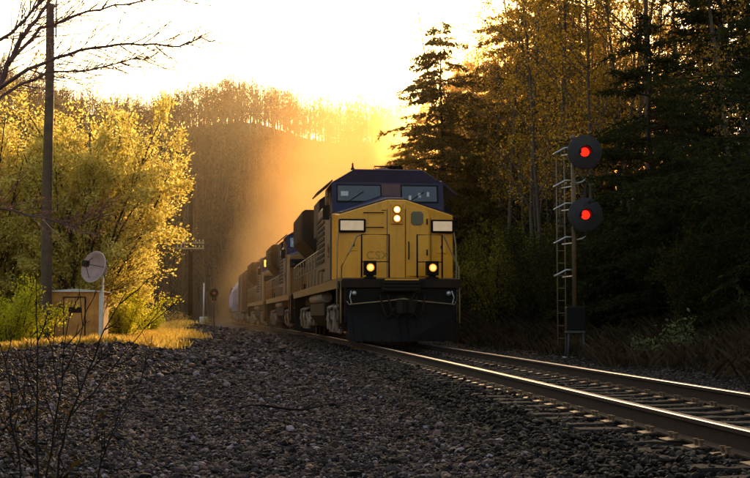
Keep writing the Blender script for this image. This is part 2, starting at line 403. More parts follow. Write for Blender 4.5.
GRAV = stonemat('crushed_gravel', [(0, (.004, .0022, .002)), (.45, (.022, .0125, .011)), (.78, (.068, .040, .042)), (.91, (.15, .062, .028)), (1, (.32, .22, .26))])
BALL = stonemat('track_ballast', [(0, (.004, .003, .002)), (.6, (.014, .008, .006)), (.9, (.042, .025, .017)), (1, (.12, .07, .05))])
def scatter(n, y0, y1, pw, half, r):
    u = r.random(n); y = (y0 ** pw + u * (y1 ** pw - y0 ** pw)) ** (1 / pw)
    return (r.uniform(-half, half, n)) * y, y
def do_gravel():
    r = np.random.default_rng(5)
    x, y = scatter(260000, 6.6, 92, .55, .335, r)
    t = x - xc(y); k = (t < -2.05) & ~((y > 34) & (t < -6.5)); x, y = x[k], y[k]
    sz = np.clip(.0085 + r.gamma(1.5, .0054, len(x)), .007, .05) * np.clip(y / 13, 1, 3.8)
    P = np.stack([x, y, ground_z(x, y) + sz * .25], 1)
    tag(stones('gravel', P, sz, GRAV, r), 'crushed purple grey gravel covering the ground left of the track', 'gravel')
    n = 90000; u = r.random(n); y = (5.0 ** .7 + u * (60 ** .7 - 5.0 ** .7)) ** (1 / .7); tt = r.uniform(-2.35, 3.6, n)
    x = tt + xc(y); k = np.abs(x / y) < .34; x, y, tt = x[k], y[k], tt[k]
    sz = r.uniform(.018, .036, len(x)) * np.clip(y / 15, 1, 2)
    zz = np.where(np.abs(tt) < 1.9, np.where(np.abs(tt) < .62, -.226, -.207) + r.normal(0, .012, len(x)) + .02 * vnoise(x, y, .5, 6), ground_z(x, y) + sz * .3)
    P = np.stack([x, y, zz], 1)
    tag(stones('ballast', P, sz, BALL, r), 'dark crushed stone ballast heaped between and beside the ties', 'ballast')
do_gravel()

# ------------------------------------------------------------------ TRACK
def build_track():
    tr = thing('railway_track', 'curved single railway track on timber ties with shining rail heads', 'track')
    ys = np.concatenate([np.arange(-6, 60, 1.0), np.arange(60, 300, 3.0)])
    prof = [(-.068, -.175), (.068, -.175), (.068, -.16), (.014, -.142), (.014, -.045), (.036, -.036), (.036, -.006), (.031, 0), (-.031, 0), (-.036, -.006), (-.036, -.036), (-.014, -.045), (-.014, -.142), (-.068, -.16)]
    for side in (-1, 1):
        mb = MB(); n = len(prof)
        for yy in ys:
            c, a = on_track(float(yy))
            for (u, z) in prof:
                w = side * .7525 + u; mb.v.append((c.x + w * math.cos(a), c.y + w * math.sin(a), z))
        for i in range(len(ys) - 1):
            for j in range(n):
                mb.f.append((i * n + j, i * n + (j + 1) % n, (i + 1) * n + (j + 1) % n, (i + 1) * n + j)); mb.m.append(1 if 6 <= j <= 8 else 0); mb.sm.append(False)
        mb.build('rail', [RUST, STEEL], tr)
    tm = []; pm = []
    for k in range(4):
        mb = MB(); x = -1.3
        sec = []
        while x <= 1.301:
            sec.append((x, random.uniform(-.006, .006), random.uniform(-.008, .004))); x += .13
        mb.v = []
        for (x, dy, dz) in sec:
            h = .115 + dy
            for (yy, z) in ((-h, -.36), (h, -.36), (h, -.199 + dz), (h - .012, -.183 + dz), (-h + .012, -.183 + dz), (-h, -.199 + dz)): mb.v.append((x, yy, z))
        for i in range(len(sec) - 1):
            for j in range(6): mb.f.append((i * 6 + j, i * 6 + (j + 1) % 6, (i + 1) * 6 + (j + 1) % 6, (i + 1) * 6 + j))
        e = (len(sec) - 1) * 6; mb.f += [(0, 1, 2, 3, 4, 5), tuple(e + j for j in range(5, -1, -1))]
        mb.m = [0] * len(mb.f); mb.sm = [False] * len(mb.f)
        tm.append(mb)
    pl = MB()
    for s in (-1, 1):
        pass
    def plate(s):
        m = MB(); c = s * .7525
        m.prism([(c - .18, -.179), (c + .18, -.179), (c + .18, -.172), (c + .08, -.163), (c + .069, -.163), (c + .069, -.174), (c - .069, -.174), (c - .069, -.163), (c - .08, -.163), (c - .18, -.172)], 'y', -.09, .09)
        for dx in (-.10, .10):
            for dy in (-.05, .05):
                m.box(c + dx - .012, c + dx + .012, dy - .012, dy + .012, -.17, -.135); m.box(c + dx - .02, c + dx + .02, dy - .018, dy + .018, -.1345, -.122)
        return m
    PLM = pmat('rusty_tie_plate', (.20, .12, .07), .45, .3, var=.4, scale=15)
    protoT = [m.build('tie', TIEM, tr) for m in tm]; protoP = [plate(-1).build('tie_plate', PLM), plate(1).build('tie_plate', PLM)]
    y = 4.2; k = 0; rest = MB()
    while y < 250:
        c, a = on_track(y); a += random.gauss(0, .012)
        if k < 96:
            if k < 4: t = protoT[k]
            else: t = protoT[k % 4].copy(); COL.objects.link(t)
            t.parent = tr; t.location = c; t.rotation_euler = (0, 0, a)
            for pp in protoP:
                q = pp if k == 0 else pp.copy()
                if k: COL.objects.link(q)
                q.parent = t
        else:
            M = Matrix.Translation(c) @ Matrix.Rotation(a, 4, 'Z')
            b = MB().box(-1.3, 1.3, -.115, .115, -.36, -.185)
            rest.add([M @ Vector(v) for v in b.v], b.f)
        k += 1; y += .52
    tag(rest.build('tie', TIEM, tr), kind='stuff')
build_track()

# ------------------------------------------------------------------ LOCOMOTIVE
def truck(root, y0, axles, wb, name='truck'):
    """bogie with side frames, wheels, springs and brake gear"""
    mb = MB(); t = None
    L = wb * (axles - 1)
    for s in (-1, 1):
        x = s * 1.02
        pr = [(y0 - .75, .55), (y0 - .55, .78), (y0 + .2, .66), (y0 + L / 2 - .7, .62), (y0 + L / 2, .46), (y0 + L / 2 + .7, .62), (y0 + L - .2, .66), (y0 + L + .55, .78), (y0 + L + .75, .55), (y0 + L + .6, .40), (y0 + L / 2 + .5, .30), (y0 + L / 2 - .5, .30), (y0 - .6, .40)]
        mb.prism(pr, 'x', x, x + s * .14)
        for k in range(axles):
            yy = y0 + wb * k
            mb.cyl((x + s * .14, yy, .50), (x + s * .33, yy, .50), .17, 14)
            mb.box(min(x, x + s * .24), max(x, x + s * .24), yy - .24, yy + .24, .60, .84)
            for d in (-.36, .36):
                for q in range(5): mb.lathe([(.085, .62 + q * .055), (.105, .645 + q * .055), (.085, .67 + q * .055)], 10, 'z', (x + s * .17, yy + d, 0))
        # looping brake and sander pipes
        for k in range(axles - 1):
            yy = y0 + wb * (k + .5)
            for q in (-.36, -.12, .12, .36):
                mb.tube([(x + s * .2, yy + q, 1.05), (x + s * .36, yy + q, .98), (x + s * .38, yy + q * .9, .66), (x + s * .30, yy + q * .7, .34), (x + s * .16, yy + q * .6, .26)], .042, 7)
            mb.cyl((x + s * .25, yy - .5, .30), (x + s * .25, yy + .5, .30), .05, 8)
    t = mb.build(name, TRUCKM, root)
    for k in range(axles):
        yy = y0 + wb * k; w = MB()
        for s in (-1, 1): w.lathe([(0, s * .60), (.50, s * .60), (.53, s * .70), (.545, s * .745), (.51, s * .752), (.40, s * .752), (.34, s * .735), (.16, s * .74), (0, s * .76)], 28, 'x', (0, yy, .51))
        w.cyl((-.75, yy, .51), (.75, yy, .51), .1, 12)
        w.build('wheelset', DIRTY, t)
    return t

def build_loco(label, group):
    root = thing('locomotive', label, 'locomotive', group=group)
    # main frame, walkway
    f = MB(); f.box(-1.02, 1.02, .5, 21.2, 1.15, 1.62); f.build('underframe', DIRTY, root, .02)
    f = MB(); f.box(-1.53, 1.53, .35, 21.4, 1.625, 1.70); f.box(-1.53, -1.49, .9, 21.0, 1.45, 1.623); f.box(1.49, 1.53, .9, 21.0, 1.45, 1.623)
    f.build('walkway', pmat('walkway_edge_paint', (.24, .12, .035), .5, var=.5, scale=2), root)
    # nose: faceted face, sloping cheeks and top
    zf = 1.702; nose = MB()
    F = [(-1.50, .96), (1.50, .96)]
    # front outline (x, z) at y = .95 and back outline at y = 2.6
    fr = [(-1.50, zf), (1.50, zf), (1.50, 3.36), (.22, 3.74), (-.24, 3.74), (-1.50, 3.36)]
    v = [(x, .98 if abs(x) > 1 else .80, z) for x, z in fr]
    v[0] = (-1.50, .98, zf); v[1] = (1.50, .98, zf)
    # centre facet edges at the foot
    v += [(-.24, .80, zf), (.22, .80, zf)]                      # 6, 7
    bk = [(-1.535, 2.62, zf), (1.535, 2.62, zf), (1.535, 2.62, 3.52), (.22, 2.62, 3.98), (-.24, 2.62, 3.98), (-1.535, 2.62, 3.52)]
    v += bk                                                     # 8..13
    fs = [(0, 6, 4, 5), (6, 7, 3, 4), (7, 1, 2, 3), (5, 4, 12, 13), (4, 3, 11, 12), (3, 2, 10, 11), (0, 5, 13, 8), (2, 1, 9, 10), (8, 13, 12, 11, 10, 9), (0, 8, 9, 1, 7, 6)]
    nose.add(v, fs, 0)
    nn = nose.build('nose', YEL, root, .025)
    # navy nose top: thin plates lying on the slopes
    tp = MB()
    off = Vector((0, -.004, .012))
    A = [Vector(q) for q in ((-1.47, 1.06, 3.392), (-.24, .90, 3.762), (-.24, 2.5, 3.98), (-1.50, 2.5, 3.515))]
    B = [Vector(q) for q in ((-.24, .90, 3.762), (.22, .90, 3.762), (.22, 2.5, 3.98), (-.24, 2.5, 3.98))]
    C = [Vector(q) for q in ((.22, .90, 3.762), (1.47, 1.06, 3.392), (1.50, 2.5, 3.515), (.22, 2.5, 3.98))]
    for q4 in (A, B, C):
        a = [p + off for p in q4]; b = [p + off + Vector((0, 0, .012)) for p in q4]
        tp.add(a + b, [(3, 2, 1, 0), (4, 5, 6, 7), (0, 1, 5, 4), (1, 2, 6, 5), (2, 3, 7, 6), (3, 0, 4, 7)])
    tp.build('nose_top', NAVY, root)
    def fy(x):   # y of the nose face at lateral x
        if x < -.24: return .80 + (.18) * (-.24 - x) / 1.26
        if x > .22: return .80 + (.18) * (x - .22) / 1.28
        return .80
    # headlights
    h = MB(); y = .80
    h.box(-.17, .15, y - .055, y, 3.10, 3.64); hp = h.build('headlight_panel', YEL, root, .02)
    for z in (3.48, 3.25):
        m = MB(); m.lathe([(.115, y - .056), (.115, y - .10), (.10, y - .10), (.10, y - .065)], 20, 'y', (-.01, 0, z)); hb = m.build('headlight', BLK, root)
        m = MB(); m.lathe([(0, y - .092), (.05, y - .090), (.068, y - .084)], 20, 'y', (-.01, 0, z)); m.lathe([(.068, y - .084), (.10, y - .070)], 20, 'y', (-.01, 0, z), 1); m.build('lens', [LAMPW, HALOR], hb)
    # front door with window
    dx0, dx1 = .24, .84
    d = MB(); yy = fy(.54) - .03
    d.prism([(dx0, 1.76), (dx1, 1.76), (dx1, 3.34), (dx1 - .05, 3.45), (dx0, 3.60)], 'y', yy - .03, yy + .02)
    dr = d.build('nose_door', YEL, root, .012)
    g = MB(); g.prism([(.36 + .06, 3.08), (.68 - .06, 3.08), (.68, 3.14), (.68, 3.38), (.68 - .06, 3.44), (.36 + .06, 3.44), (.36, 3.38), (.36, 3.14)], 'y', yy - .045, yy - .031)
    g.build('window', GLASS, dr, .01)
    g = MB(); g.tube([(.30, yy - .03, 2.2), (.30, yy - .08, 2.25), (.30, yy - .08, 2.6), (.30, yy - .03, 2.65)], .016, 6); g.build('door_handle', BLK, dr)
    for z in (2.3, 3.1): g = MB(); g.cyl((.78, yy - .05, z), (.78, yy - .05, z + .15), .02); g.build('hinge', BLK, dr)
    # panel seams and rivet strips on the face
    g = MB()
    for x in (-.26, .215, .90): g.box(x - .008, x + .008, fy(x) - .008, fy(x) + .02, 1.72, 3.5 if abs(x) < .5 else 3.28)
    for x, z in ((-.3, 3.66), (-.95, 3.20)): g.box(x - .10, x + .02, fy(x) - .012, fy(x) + .02, z - .2, z - .185)
    g.build('panel_seam', BLK, root)
    # number boards
    for (x0, x1) in ((-1.47, -.87), (.95, 1.45)):
        m = MB(); y0 = fy(x0) if x0 < 0 else fy(x1); y0 = min(fy(x0), fy(x1)) - .05
        z0, z1 = 2.94, 3.19
        m.prism([(x0 - .04, z0 - .05), (x1 + .06, z0 - .05), (x1 + .06, z1 + .05), (x0 - .04, z1 + .05)], 'y', y0 - .02, y0 + .2)
        nb = m.build('number_board', BLK, root, .03)
        m = MB(); m.box(x0, x1, y0 - .033, y0 - .022, z0, z1); m.build('lit_panel', NUMB, nb, .008)
    # grab irons
    for z in (3.40, 3.02):
        m = MB(); m.tube([(-.86, fy(-.86), z), (-.86, fy(-.86) - .08, z), (-.36, fy(-.36) - .08, z), (-.36, fy(-.36), z)], .014, 6); m.build('grab_iron', BLK, root)
    # faded letters on the left of the face
    cu = bpy.data.curves.new('lettering', 'FONT'); cu.body = 'CSX'; cu.size = .30; cu.extrude = .0015; cu.space_character = 1.1
    fo = bpy.data.objects.new('lettering', cu); COL.objects.link(fo); fo.parent = root; cu.materials.append(pmat('faded_dark_yellow_lettering', (.60, .27, .01), .5, var=.35, scale=14))
    lm = bpy.data.meshes.new_from_object(fo); bpy.data.objects.remove(fo); fo = bpy.data.objects.new('lettering', lm); COL.objects.link(fo); fo.parent = root
    fo.location = (-.80, fy(-.80) - .010, 2.20); fo.rotation_euler = (R(90), 0, R(-8))
    # front railings, black
    for s in (-1, 1):
        xa, xb = (-.30, -1.0) if s < 0 else (.42, 1.06)
        m = MB()
        m.tube([(xa, .12, 1.70), (xa, .12, 2.79), (xb, .12, 2.79), (xb, .12, 1.70)], .024, 8)
        xm = xb + .15 * (xa - xb)
        m.tube([(xb - s * -.0 , .12, 2.10), (xa, .12, 2.10)], .014, 6)
        m.build('front_railing', BLK, root)
        m = MB(); m.tube([(xb, .12, 2.79), (s * 1.12, .13, 2.74), (s * 1.30, .16, 2.36), (s * 1.50, .20, 1.98), (s * 1.52, .2, 1.2), (s * 1.52, .2, .55)], .021, 8)
        m.tube([(s * 1.50, .95, 3.0), (s * 1.55, .86, 2.6), (s * 1.56, .80, 1.7), (s * 1.56, .8, .6)], .018, 8)
        m.build('corner_handrail', HANDR, root)
        # steps
        m = MB()
        for q in range(4): z = .42 + q * .33; m.box(min(s * 1.18, s * 1.50), max(s * 1.18, s * 1.50), .24, .76, z, z + .03)
        m.box(min(s * 1.15, s * 1.18), max(s * 1.15, s * 1.18), .24, .80, .4, 1.6)
        m.box(min(s * 1.15, s * 1.52), max(s * 1.15, s * 1.52), .76, .80, .4, 1.6); m.build('corner_steps', DIRTY, root)
    # front platform, pilot, plow, coupler
    m = MB(); m.box(-1.52, 1.52, .0, .88, 1.56, 1.622); m.box(-1.50, 1.50, -.03, .05, 1.44, 1.66); m.box(-.52, .46, -.22, -.03, 1.34, 1.62)
    for k in range(3): m.box(-.50, .44, -.26, -.221, 1.37 + k * .085, 1.41 + k * .085)
    m.build('front_platform', DIRTY, root, .01)
    m = MB(); m.box(-.45, .40, -.24, -.224, 1.626, 1.66); m.build('yellow_edge_strip', YEL, root)
    m = MB(); m.box(-1.42, 1.42, .06, .22, .55, 1.435); pil = m.build('pilot', BLK, root, .02)
    m = MB(); m.prism([(-.22, .80), (-.10, 1.25), (.10, 1.25), (.22, .80)], 'y', -.02, .055); m.box(-.3, .3, -.03, .054, .62, .79); m.build('coupler_pocket', DIRTY, pil, .01)
    pw = MB()
    for s in (-1, 1):
        vs = [(0, -.62, .10), (s * 1.34, -.12, .10), (s * 1.38, .05, .78), (0, -.20, .74), (0, -.56, .10), (s * 1.34, -.06, .10), (s * 1.38, .11, .78), (0, -.14, .74)]
        pw.add(vs, [(0, 1, 2, 3), (7, 6, 5, 4), (0, 4, 5, 1), (1, 5, 6, 2), (2, 6, 7, 3)])
        for k in range(6):
            t = (k + .5) / 6; pw.tube([(s * 1.34 * t, -.64 + .5 * t, .12), (s * 1.38 * t, -.22 + .25 * t, .76)], .012, 5)
    pw.build('snow_plow', BLK, root)
    cp = MB(); cp.box(-.11, .11, -.55, .05, .88, 1.05)
    cp.prism([(-.20, -.62), (.16, -.60), (.20, -.80), (.06, -.86), (.02, -.72), (-.06, -.72), (-.10, -.92), (-.22, -.90)], 'z', .80, 1.14)
    cp.tube([(.05, -.5, .95), (.3, -.3, 1.3), (.62, -.05, 1.38)], .015, 6); cp.build('coupler', DIRTY, root, .015)
    for s in (-1, 1):
        for k in range(2):
            x = s * (.36 + .2 * k); m = MB()
            m.tube([(x, -.02, 1.25), (x, -.16, 1.22), (x - s * .04, -.22, 1.0), (x - s * .10, -.24, .78), (x - s * .2, -.22, .68), (x - s * .3, -.2, .76 + .08 * k)], .024, 8)
            m.cyl((x - s * .3, -.2, .74 + .08 * k), (x - s * .34, -.2, .84 + .08 * k), .04, 8); m.build('air_hose', DIRTY, root)
        m = MB(); m.lathe([(0, -.05), (.06, -.05), (.06, .0)], 10, 'y', (s * 1.2, 0, 1.3)); m.tube([(s * 1.28, -.02, 1.36), (s * 1.32, -.1, 1.2), (s * 1.28, -.1, 1.05)], .014, 5); m.build('multiple_unit_socket', SILVER, root)
    # ditch lights on the platform
    for x in (-.79, .80):
        m = MB(); m.box(x - .15, x + .15, .02, .26, 1.665, 1.72); m.box(x - .155, x + .155, .0, .24, 1.76, 2.12); m.box(x - .09, x + .09, .06, .18, 1.70, 1.78)
        m.lathe([(.115, .0), (.115, -.04), (.10, -.04), (.10, -.01)], 20, 'y', (x, 0, 1.95)); dl = m.build('ditch_light', BLK, root, .012)
        m = MB(); m.lathe([(0, -.033), (.05, -.031), (.068, -.026)], 20, 'y', (x, 0, 1.95)); m.lathe([(.068, -.026), (.10, -.012)], 20, 'y', (x, 0, 1.95), 1); m.build('lens', [LAMPO, HALOR], dl)
    # cut lever, step treads and rivet rows on the front
    m = MB(); m.tube([(-1.38, -.02, 1.10), (-1.34, -.10, 1.02), (-.30, -.14, 1.12), (.0, -.30, 1.16), (.30, -.14, 1.12), (1.34, -.10, 1.02), (1.38, -.02, 1.10)], .016, 6); m.build('uncoupling_lever', HANDR, root)
    m = MB()
    for q in range(15):
        z = 1.80 + q * .10
        for x in (-.30, -1.42, 1.42): m.box(x - .011, x + .011, fy(x) - .018, fy(x) - .0, z - .011, z + .011)
    m.build('rivet_row', YEL, root)
    for x, z in ((-1.12, 2.55), (1.18, 2.5)):
        m = MB(); m.box(x - .12, x + .12, fy(x) - .026, fy(x) + .01, z - .14, z + .14); hh = m.build('sand_hatch', YEL, root, .01)
        m = MB(); m.box(x - .02, x + .02, fy(x) - .05, fy(x) - .027, z - .02, z + .06); m.build('latch', BLK, hh)
    # ---- cab
    cab = MB()
    zs, zt, zr = 4.40, 4.40, 4.74
    prof = [(-1.54, 1.705), (1.54, 1.705), (1.54, 4.38), (.93, 4.74), (-.93, 4.74), (-1.54, 4.38)]
    lower = [(-1.54, 1.705), (1.54, 1.705), (1.54, 3.50), (-1.54, 3.50)]
    cab.prism(lower, 'y', 2.63, 4.9, 1)
    cab.build('cab_side', [YEL, GREYP], root, .02)
    # upper cab with slanted windscreen plane: y 2.35 at foot, 2.62 at head
    up = MB()
    fr = [(-1.54, 2.44, 3.502), (1.54, 2.44, 3.502), (1.54, 2.62, 4.38), (.93, 2.56, 4.74), (-.93, 2.56, 4.74), (-1.54, 2.62, 4.38)]
    bk = [(x, 4.9, z) for x, _, z in fr]
    n = 6; up.add(fr + bk, [(0, 1, 2, 5), (2, 3, 4, 5), tuple(range(11, 5, -1))] + [(i, (i + 1) % n, (i + 1) % n + n, i + n) for i in range(n)])
    uc = up.build('cab', NAVY, root, .03)
    def wy(z): return 2.44 + .18 * (z - 3.502) / .878
    def pane(x0, x1, z0, z1, mat, name, th=.012, par=None, gap=.012):
        m = MB(); a = [(x0, wy(z0) - gap, z0), (x1, wy(z0) - gap, z0), (x1, wy(z1) - gap, z1), (x0, wy(z1) - gap, z1)]
        m.add(a + [(x, y + th, z) for x, y, z in a], [(0, 1, 2, 3), (7, 6, 5, 4), (0, 4, 5, 1), (1, 5, 6, 2), (2, 6, 7, 3), (3, 7, 4, 0)])
        return m.build(name, mat, par or root, .0)
    for (x0, x1) in ((-1.38, -.22), (.38, 1.34)):
        w = pane(x0 - .04, x1 + .04, 3.82, 4.32, BLK, 'windscreen', .02, gap=.018); pane(x0, x1, 3.86, 4.28, GLASS, 'pane', .01, par=w, gap=.029)
        m = MB(); xm = (x0 + x1) / 2; m.tube([(xm - .3, wy(3.84) - .05, 3.84), (xm + .12, wy(4.1) - .05, 4.12)], .009, 5); m.build('wiper', BLK, w)
    pane(-.20, .36, 3.78, 4.34, MAROON, 'centre_panel', .012, gap=.013)
    for (x0, x1, z) in ((-1.30, -1.10, 4.03), (.56, .63, 3.93), (.82, .90, 4.0), (1.06, 1.13, 4.03)):
        m = MB(); m.box(x0, x1, wy(z) - .036, wy(z) - .031, z - .09, z + .09); m.build('windscreen_notice', pmat('pale_paper', (.7, .66, .62), .6, var=.1), uc)
    # roof furniture
    m = MB(); m.tube([(-.35, 3.0, 4.74), (-.33, 3.0, 4.87), (.30, 3.0, 4.87), (.32, 3.0, 4.74)], .02, 6); m.build('roof_grab_iron', BLK, uc)
    m = MB(); m.lathe([(.05, 4.74), (.06, 4.78), (.03, 4.80), (.02, 4.93), (0, 4.93)], 12, 'z', (-.95, 2.8, 0)); m.build('antenna', BLK, uc)
    m = MB()
    for k in (-1, 0, 1): m.lathe([(.02, 3.6), (.03, 3.5), (.05, 3.35), (.10, 3.26)], 12, 'y', (.3 + k * .12, 0, 4.84))
    m.box(.1, .5, 3.5, 3.6, 4.742, 4.82); m.build('air_horn', DIRTY, uc)
    m = MB(); m.box(-.2, .55, 3.9, 4.7, 4.745, 4.92); m.build('air_conditioner', NAVY, uc, .03)
    # cab side windows, awnings, mirrors, doors, emblem-like vents
    for s in (-1, 1):
        xs = s * 1.541
        m = MB(); m.box(min(xs, xs + s * .012), max(xs, xs + s * .012), 3.0, 4.3, 3.56, 4.12); sw = m.build('side_window', GLASS, uc, .004)
        m = MB(); m.box(min(xs, xs + s * .02), max(xs, xs + s * .02), 3.62, 3.68, 3.54, 4.14); m.box(min(xs, xs + s * .022), max(xs, xs + s * .022), 2.95, 4.35, 3.50, 3.555); m.build('frame', BLK, sw)
        m = MB(); m.prism([(s * 1.50, 4.42), (s * 1.93, 4.06), (s * 1.95, 4.09), (s * 1.51, 4.47)], 'y', 2.75, 4.45); m.build('awning', NAVY, uc, .006)
        m = MB(); m.box(min(s * 1.60, s * 1.78), max(s * 1.60, s * 1.78), 2.70, 2.73, 3.35, 3.75); m.tube([(s * 1.54, 2.75, 3.4), (s * 1.66, 2.72, 3.45)], .012, 5); m.build('mirror', BLK, uc)
        m = MB(); m.box(min(xs, xs + s * .015), max(xs, xs + s * .015), 2.72, 2.92, 1.72, 3.45); m.build('door_seam', DIRTY, uc)
        m = MB()
        m.box(min(xs, xs + s * .006), max(xs, xs + s * .006), 3.35, 3.62, 2.45, 2.66); m.box(min(xs, xs + s * .006), max(xs, xs + s * .006), 3.70, 3.92, 2.52, 2.75); m.box(min(xs, xs + s * .006), max(xs, xs + s * .006), 3.40, 3.9, 2.36, 2.42)
        m.build('dark_emblem', BLK, root)
    # ---- hood
    m = MB(); m.prism([(-.98, 1.705), (.98, 1.705), (.98, 4.12), (.70, 4.42), (-.70, 4.42), (-.98, 4.12)], 'y', 4.92, 20.6); hd = m.build('hood', GREYP, root, .02)
    m = MB(); m.prism([(-1.535, 2.1), (1.535, 2.1), (1.535, 3.9), (1.2, 4.36), (-1.2, 4.36), (-1.535, 3.9)], 'y', 4.925, 7.6); eq = m.build('equipment_cabinet', GREYP, root, .02)
    for s in (-1, 1):
        m = MB()
        for yy in np.arange(5.05, 7.4, .58):
            for k in range(9): z = 2.3 + k * .16; m.box(min(s * 1.537, s * 1.56), max(s * 1.537, s * 1.56), yy, yy + .48, z, z + .09)
        m.build('louvre', DIRTY, eq)
        m = MB()
        for yy in np.arange(7.75, 20.3, .62):
            m.box(min(s * .981, s * 1.0), max(s * .981, s * 1.0), yy, yy + .53, 1.8, 3.5)
            m.tube([(s * 1.0, yy + .1, 2.5), (s * 1.03, yy + .1, 2.55), (s * 1.03, yy + .1, 2.8), (s * 1.0, yy + .1, 2.85)], .014, 5)
        m.build('engine_door', GREYP, hd)
    # inertial filter / dynamic brake box and radiator wings
    m = MB(); m.prism([(-1.50, 3.25), (-1.0, 2.75), (1.0, 2.75), (1.50, 3.25), (1.50, 4.35), (1.25, 4.52), (-1.25, 4.52), (-1.50, 4.35)], 'y', 7.62, 9.9); m.build('blower_box', DIRTY, root, .02)
    m = MB(); m.prism([(-1.54, 3.62), (-1.0, 3.05), (1.0, 3.05), (1.54, 3.62), (1.54, 4.62), (1.42, 4.70), (-1.42, 4.70), (-1.54, 4.62)], 'y', 15.4, 20.9); rw = m.build('radiator_wing', DIRTY, root, .02)
    for s in (-1, 1):
        m = MB()
        for k in range(12): z = 3.68 + k * .075; m.box(min(s * 1.541, s * 1.565), max(s * 1.541, s * 1.565), 15.6, 20.7, z, z + .035)
        m.build('radiator_grille', DIRTY, rw)
    m = MB(); m.box(-.5, .5, 11.3, 12.8, 4.42, 4.68); m.cyl((0, 12, 4.68), (0, 12, 4.82), .3); m.build('exhaust_stack', DIRTY, root, .02)
    # walkway handrails
    for s in (-1, 1):
        m = MB(); ys = list(np.arange(5.0, 21.2, 1.45))
        m.tube([(s * 1.50, ys[0], 2.72)] + [(s * 1.50, y, 2.75) for y in ys[1:-1]] + [(s * 1.50, ys[-1], 2.72)], .022, 6)
        m.tube([(s * 1.50, y, 2.25) for y in ys], .013, 5)
        for y in ys: m.tube([(s * 1.50, y, 1.70), (s * 1.50, y, 2.75)], .02, 6)
        m.build('side_handrail', HANDR, root)
    # fuel tank, air tanks
    m = MB(); m.prism([(-1.35, .75), (-1.05, .38), (1.05, .38), (1.35, .75), (1.35, 1.14), (-1.35, 1.14)], 'y', 7.4, 13.6); m.build('fuel_tank', DIRTY, root, .04)
    m = MB()
    for s in (-1, 1): m.cyl((s * 1.25, 7.6, 1.32), (s * 1.25, 13.2, 1.32), .17, 14)
    m.build('air_reservoir', TRUCKM, root)
    truck(root, 2.35, 3, 1.95); truck(root, 14.9, 3, 1.95)
    # rear end
    m = MB(); m.box(-1.45, 1.45, 21.41, 21.55, .7, 1.62); m.box(-.12, .12, 21.551, 22.1, .86, 1.06); m.build('rear_pilot', BLK, root)
    return root
def put_on_track(o, y0, L):
    a, b = on_track(y0)[0], on_track(y0 + L)[0]
    o.location = a; d = b - a; o.rotation_euler = (0, 0, math.atan2(-d.x, d.y))
LOCO_Y = 31.6
loco = build_loco('yellow locomotive with navy cab roof and lit headlights leading the train', 'locomotives hauling the train')
put_on_track(loco, LOCO_Y, 22)
l2 = place_copy(loco, (0, 0, 0), label='second locomotive, its blue reflecting windscreen showing behind the lead engine'); put_on_track(l2, LOCO_Y + 22.9, 22)
l3 = place_copy(loco, (0, 0, 0), label='third locomotive in line with a yellow glinting cab window'); put_on_track(l3, LOCO_Y + 45.8, 22)
DARKYEL = pmat('dark_yellow_brown', (.34, .16, .03), .6, var=.5, scale=2); streaks(DARKYEL)  # darker yellow brown for the trailing engines
for root_, mt in ((l2, REFLG), (l3, CABGLINT)):
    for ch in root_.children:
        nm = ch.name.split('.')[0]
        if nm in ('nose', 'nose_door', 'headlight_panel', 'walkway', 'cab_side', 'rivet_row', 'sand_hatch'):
            ch.data = ch.data.copy(); ch.data.materials[0] = DARKYEL
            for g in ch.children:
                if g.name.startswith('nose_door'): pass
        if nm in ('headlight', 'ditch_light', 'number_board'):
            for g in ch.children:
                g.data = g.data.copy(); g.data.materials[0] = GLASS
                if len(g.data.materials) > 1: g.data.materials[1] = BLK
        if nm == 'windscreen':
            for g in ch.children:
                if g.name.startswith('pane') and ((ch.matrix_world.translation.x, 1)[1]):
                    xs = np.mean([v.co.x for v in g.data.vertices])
                    if xs < 0: g.data = g.data.copy(); g.data.materials[0] = mt

